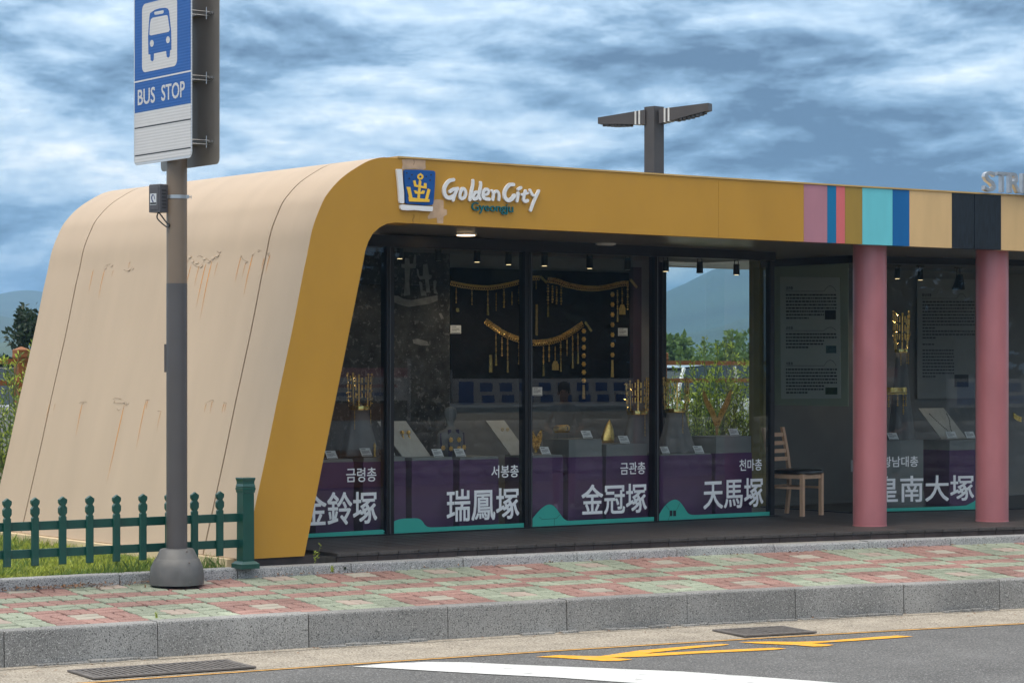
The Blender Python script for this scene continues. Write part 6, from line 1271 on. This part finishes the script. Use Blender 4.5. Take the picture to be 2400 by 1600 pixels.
for i, u in enumerate((5.5, 9.5, 13.5, 17.5, 21.5, 25.5, 30)): tree(u, -20.5 - (i % 2) * 1.2, 0, 7.5, 3.1, ['tall dark street tree reflected in the pane beside the gold end frame', 'tall dark street tree reflected left of the photo panel', 'tall dark street tree reflected over the photo panel', 'tall dark street tree reflected over the upper belts', 'tall dark street tree reflected over the third mullion', 'tall dark street tree reflected in the last pane', 'tall dark street tree at the end of the row across the street'][i], 100 + i, 3600, .42, 'leaf_dark', grp='trees across the street', squash=1.0, cz=4.0)
mb = MB(); rr = random.Random(77)
for i in range(14000):
    q = Vector((rr.uniform(2, 34), -rr.uniform(18.6, 20.2), 0)); q.z = rr.random() ** .8 * (4.2 + 1.2 * sin(q.x)); leaf(mb, q, rv(rr), rv(rr), .34, .10)
tag(obj('hedge', mb, 'leaf_dark'), 'dense dark hedge across the street behind the stone wall', 'hedge')

# ------------------------------------------------------------------ a passer-by across the road, seen only as a reflection in the third pane
mat('skin', (.42, .25, .17), .55, var=.05); mat('shirt_dark', (.025, .03, .04), .85, var=.2, scale=12); mat('shorts_dark', (.03, .028, .03), .85); mat('hair_black', (.012, .011, .011), .6); mat('shoe_white', (.5, .5, .5), .6); mat('tablet_white', (.75, .76, .80), .35)
def skin_body(name, J, E_, root, parent, material, loc, rot, sub=2):
    me = bpy.data.meshes.new(name); me.from_pydata([Vector(j[:3]) for j in J], E_, []); o = bpy.data.objects.new(name, me); COL.objects.link(o)
    o.modifiers.new('s', 'SKIN'); sv = me.skin_vertices[0].data if me.skin_vertices else None
    if sv is None:
        bm = bmesh.new(); bm.from_mesh(me); bm.verts.layers.skin.verify(); bm.to_mesh(me); bm.free(); sv = me.skin_vertices[0].data
    for i, j in enumerate(J): sv[i].radius = (j[3], j[4] if len(j) > 4 else j[3]); sv[i].use_root = (i == root)
    ss = o.modifiers.new('u', 'SUBSURF'); ss.levels = sub; ss.render_levels = sub
    bpy.context.view_layer.update(); m2 = bpy.data.meshes.new_from_object(o.evaluated_get(bpy.context.evaluated_depsgraph_get())); bpy.data.objects.remove(o)
    m2.transform(Matrix.Translation(loc) @ Matrix.Rotation(rot, 4, 'Z')); m2.polygons.foreach_set('use_smooth', [True] * len(m2.polygons)); m2.name = name
    return m2
gp = mir(1322, 900, 8.4); ploc = Vector((gp.x, gp.y, 0)); prot = atan2(0 - gp.y, .3 - gp.x) - pi / 2
person = thing('person', ploc, 'person in dark shirt and shorts holding a white tablet, reflected in the glass', 'person')
# local frame: +Y is the way the figure faces; joints x, y, z, radius x, radius y
J = [(0, 0, .93, .13, .10), (0, 0, 1.10, .125, .095), (0, .01, 1.30, .15, .10), (0, 0, 1.43, .11, .075), (0, .01, 1.50, .05, .052), (0, .03, 1.60, .070, .085), (0, .03, 1.69, .066, .080)]
E_ = [(0, 1), (1, 2), (2, 3), (3, 4), (4, 5), (5, 6)]
for s_ in (-1, 1):
    b = len(J); J += [(s_ * .17, 0, 1.41, .058), (s_ * .24, -.02, 1.14, .042), (s_ * .15, .20, 1.07, .035), (s_ * .11, .29, 1.08, .026), (s_ * .10, .34, 1.085, .030, .014)]; E_ += [(3, b), (b, b + 1), (b + 1, b + 2), (b + 2, b + 3), (b + 3, b + 4)]
    f0_ = len(J)
    for k_, (dx_, ln) in enumerate(((-.026, .062), (-.009, .07), (.009, .068), (.025, .056))): J += [(s_ * .10 + dx_, .37, 1.085, .0085), (s_ * .10 + dx_ * 1.1, .37 + ln * .6, 1.08, .008), (s_ * .10 + dx_ * 1.1, .37 + ln, 1.065, .007)]; q = f0_ + 3 * k_; E_ += [(b + 4, q), (q, q + 1), (q + 1, q + 2)]
    q = len(J); J += [(s_ * .07, .335, 1.10, .009), (s_ * .06, .365, 1.105, .008)]; E_ += [(b + 3, q), (q, q + 1)]
    b = len(J); J += [(s_ * .095, 0, .86, .088), (s_ * .105, .015, .50, .058), (s_ * .11, -.01, .30, .055), (s_ * .11, -.02, .09, .036), (s_ * .115, .05, .045, .045, .035), (s_ * .12, .16, .035, .04, .028)]; E_ += [(0, b), (b, b + 1), (b + 1, b + 2), (b + 2, b + 3), (b + 3, b + 4), (b + 4, b + 5)]
bm_ = skin_body('body', J, E_, 0, person, 'skin', ploc, prot)
for nm_ in ('skin', 'shirt_dark', 'shorts_dark', 'shoe_white'): bm_.materials.append(MATS[nm_])
inv = (Matrix.Translation(ploc) @ Matrix.Rotation(prot, 4, 'Z')).inverted()
for p_ in bm_.polygons:
    c = inv @ p_.center; k_ = 0
    if c.z < .10: k_ = 3
    elif .52 < c.z < .96 and c.y < .16: k_ = 2
    elif .96 <= c.z < 1.475 and (abs(c.x) < .20 and c.y < .13 or c.z > 1.22): k_ = 1
    p_.material_index = k_
obj('body', bm_, None, person)
def local(mb): M_ = Matrix.Translation(ploc) @ Matrix.Rotation(prot, 4, 'Z'); mb.v = [tuple(M_ @ Vector(p)) for p in mb.v]; return mb
hd = MB(); hd.loft([[(.084 * r * cos(a), .015 + .098 * r * sin(a), z) for a in [2 * pi * i / 20 for i in range(20)]] for r, z in ((.86, 1.62), (1.03, 1.66), (1.02, 1.71), (.85, 1.755), (.5, 1.782), (.05, 1.79))], False, True)
hd.v = [(x, y if y < .05 or z > 1.70 else .05 + (y - .05) * .2, z) for x, y, z in hd.v]; obj('hair', local(hd), 'hair_black', person, smooth=True)
fc_ = MB(); fc_.tube([(0, .118, 1.645), (0, .133, 1.605), (0, .118, 1.595)], [.006, .012, .008], 6)
for s_ in (-1, 1): fc_.ball((s_ * .078, .02, 1.625), .02, 8, 5, 1.4)
obj('nose_and_ears', local(fc_), 'skin', person, smooth=True)
ey = MB()
for s_ in (-1, 1): ey.ball((s_ * .03, .104, 1.645), .010, 8, 5)
ey.box(-.022, .022, .108, .112, 1.562, 1.568); obj('eyes_and_mouth', local(ey), 'hair_black', person, smooth=True)
tb = MB(); tb.prism([(-.16, .36, 1.085), (.16, .36, 1.085), (.16, .52, 1.19), (-.16, .52, 1.19)], (0, .004, -.010)); tag(obj('tablet', recalc(local(tb).mesh('tablet')), 'tablet_white'), 'white tablet held by the reflected person', 'tablet')
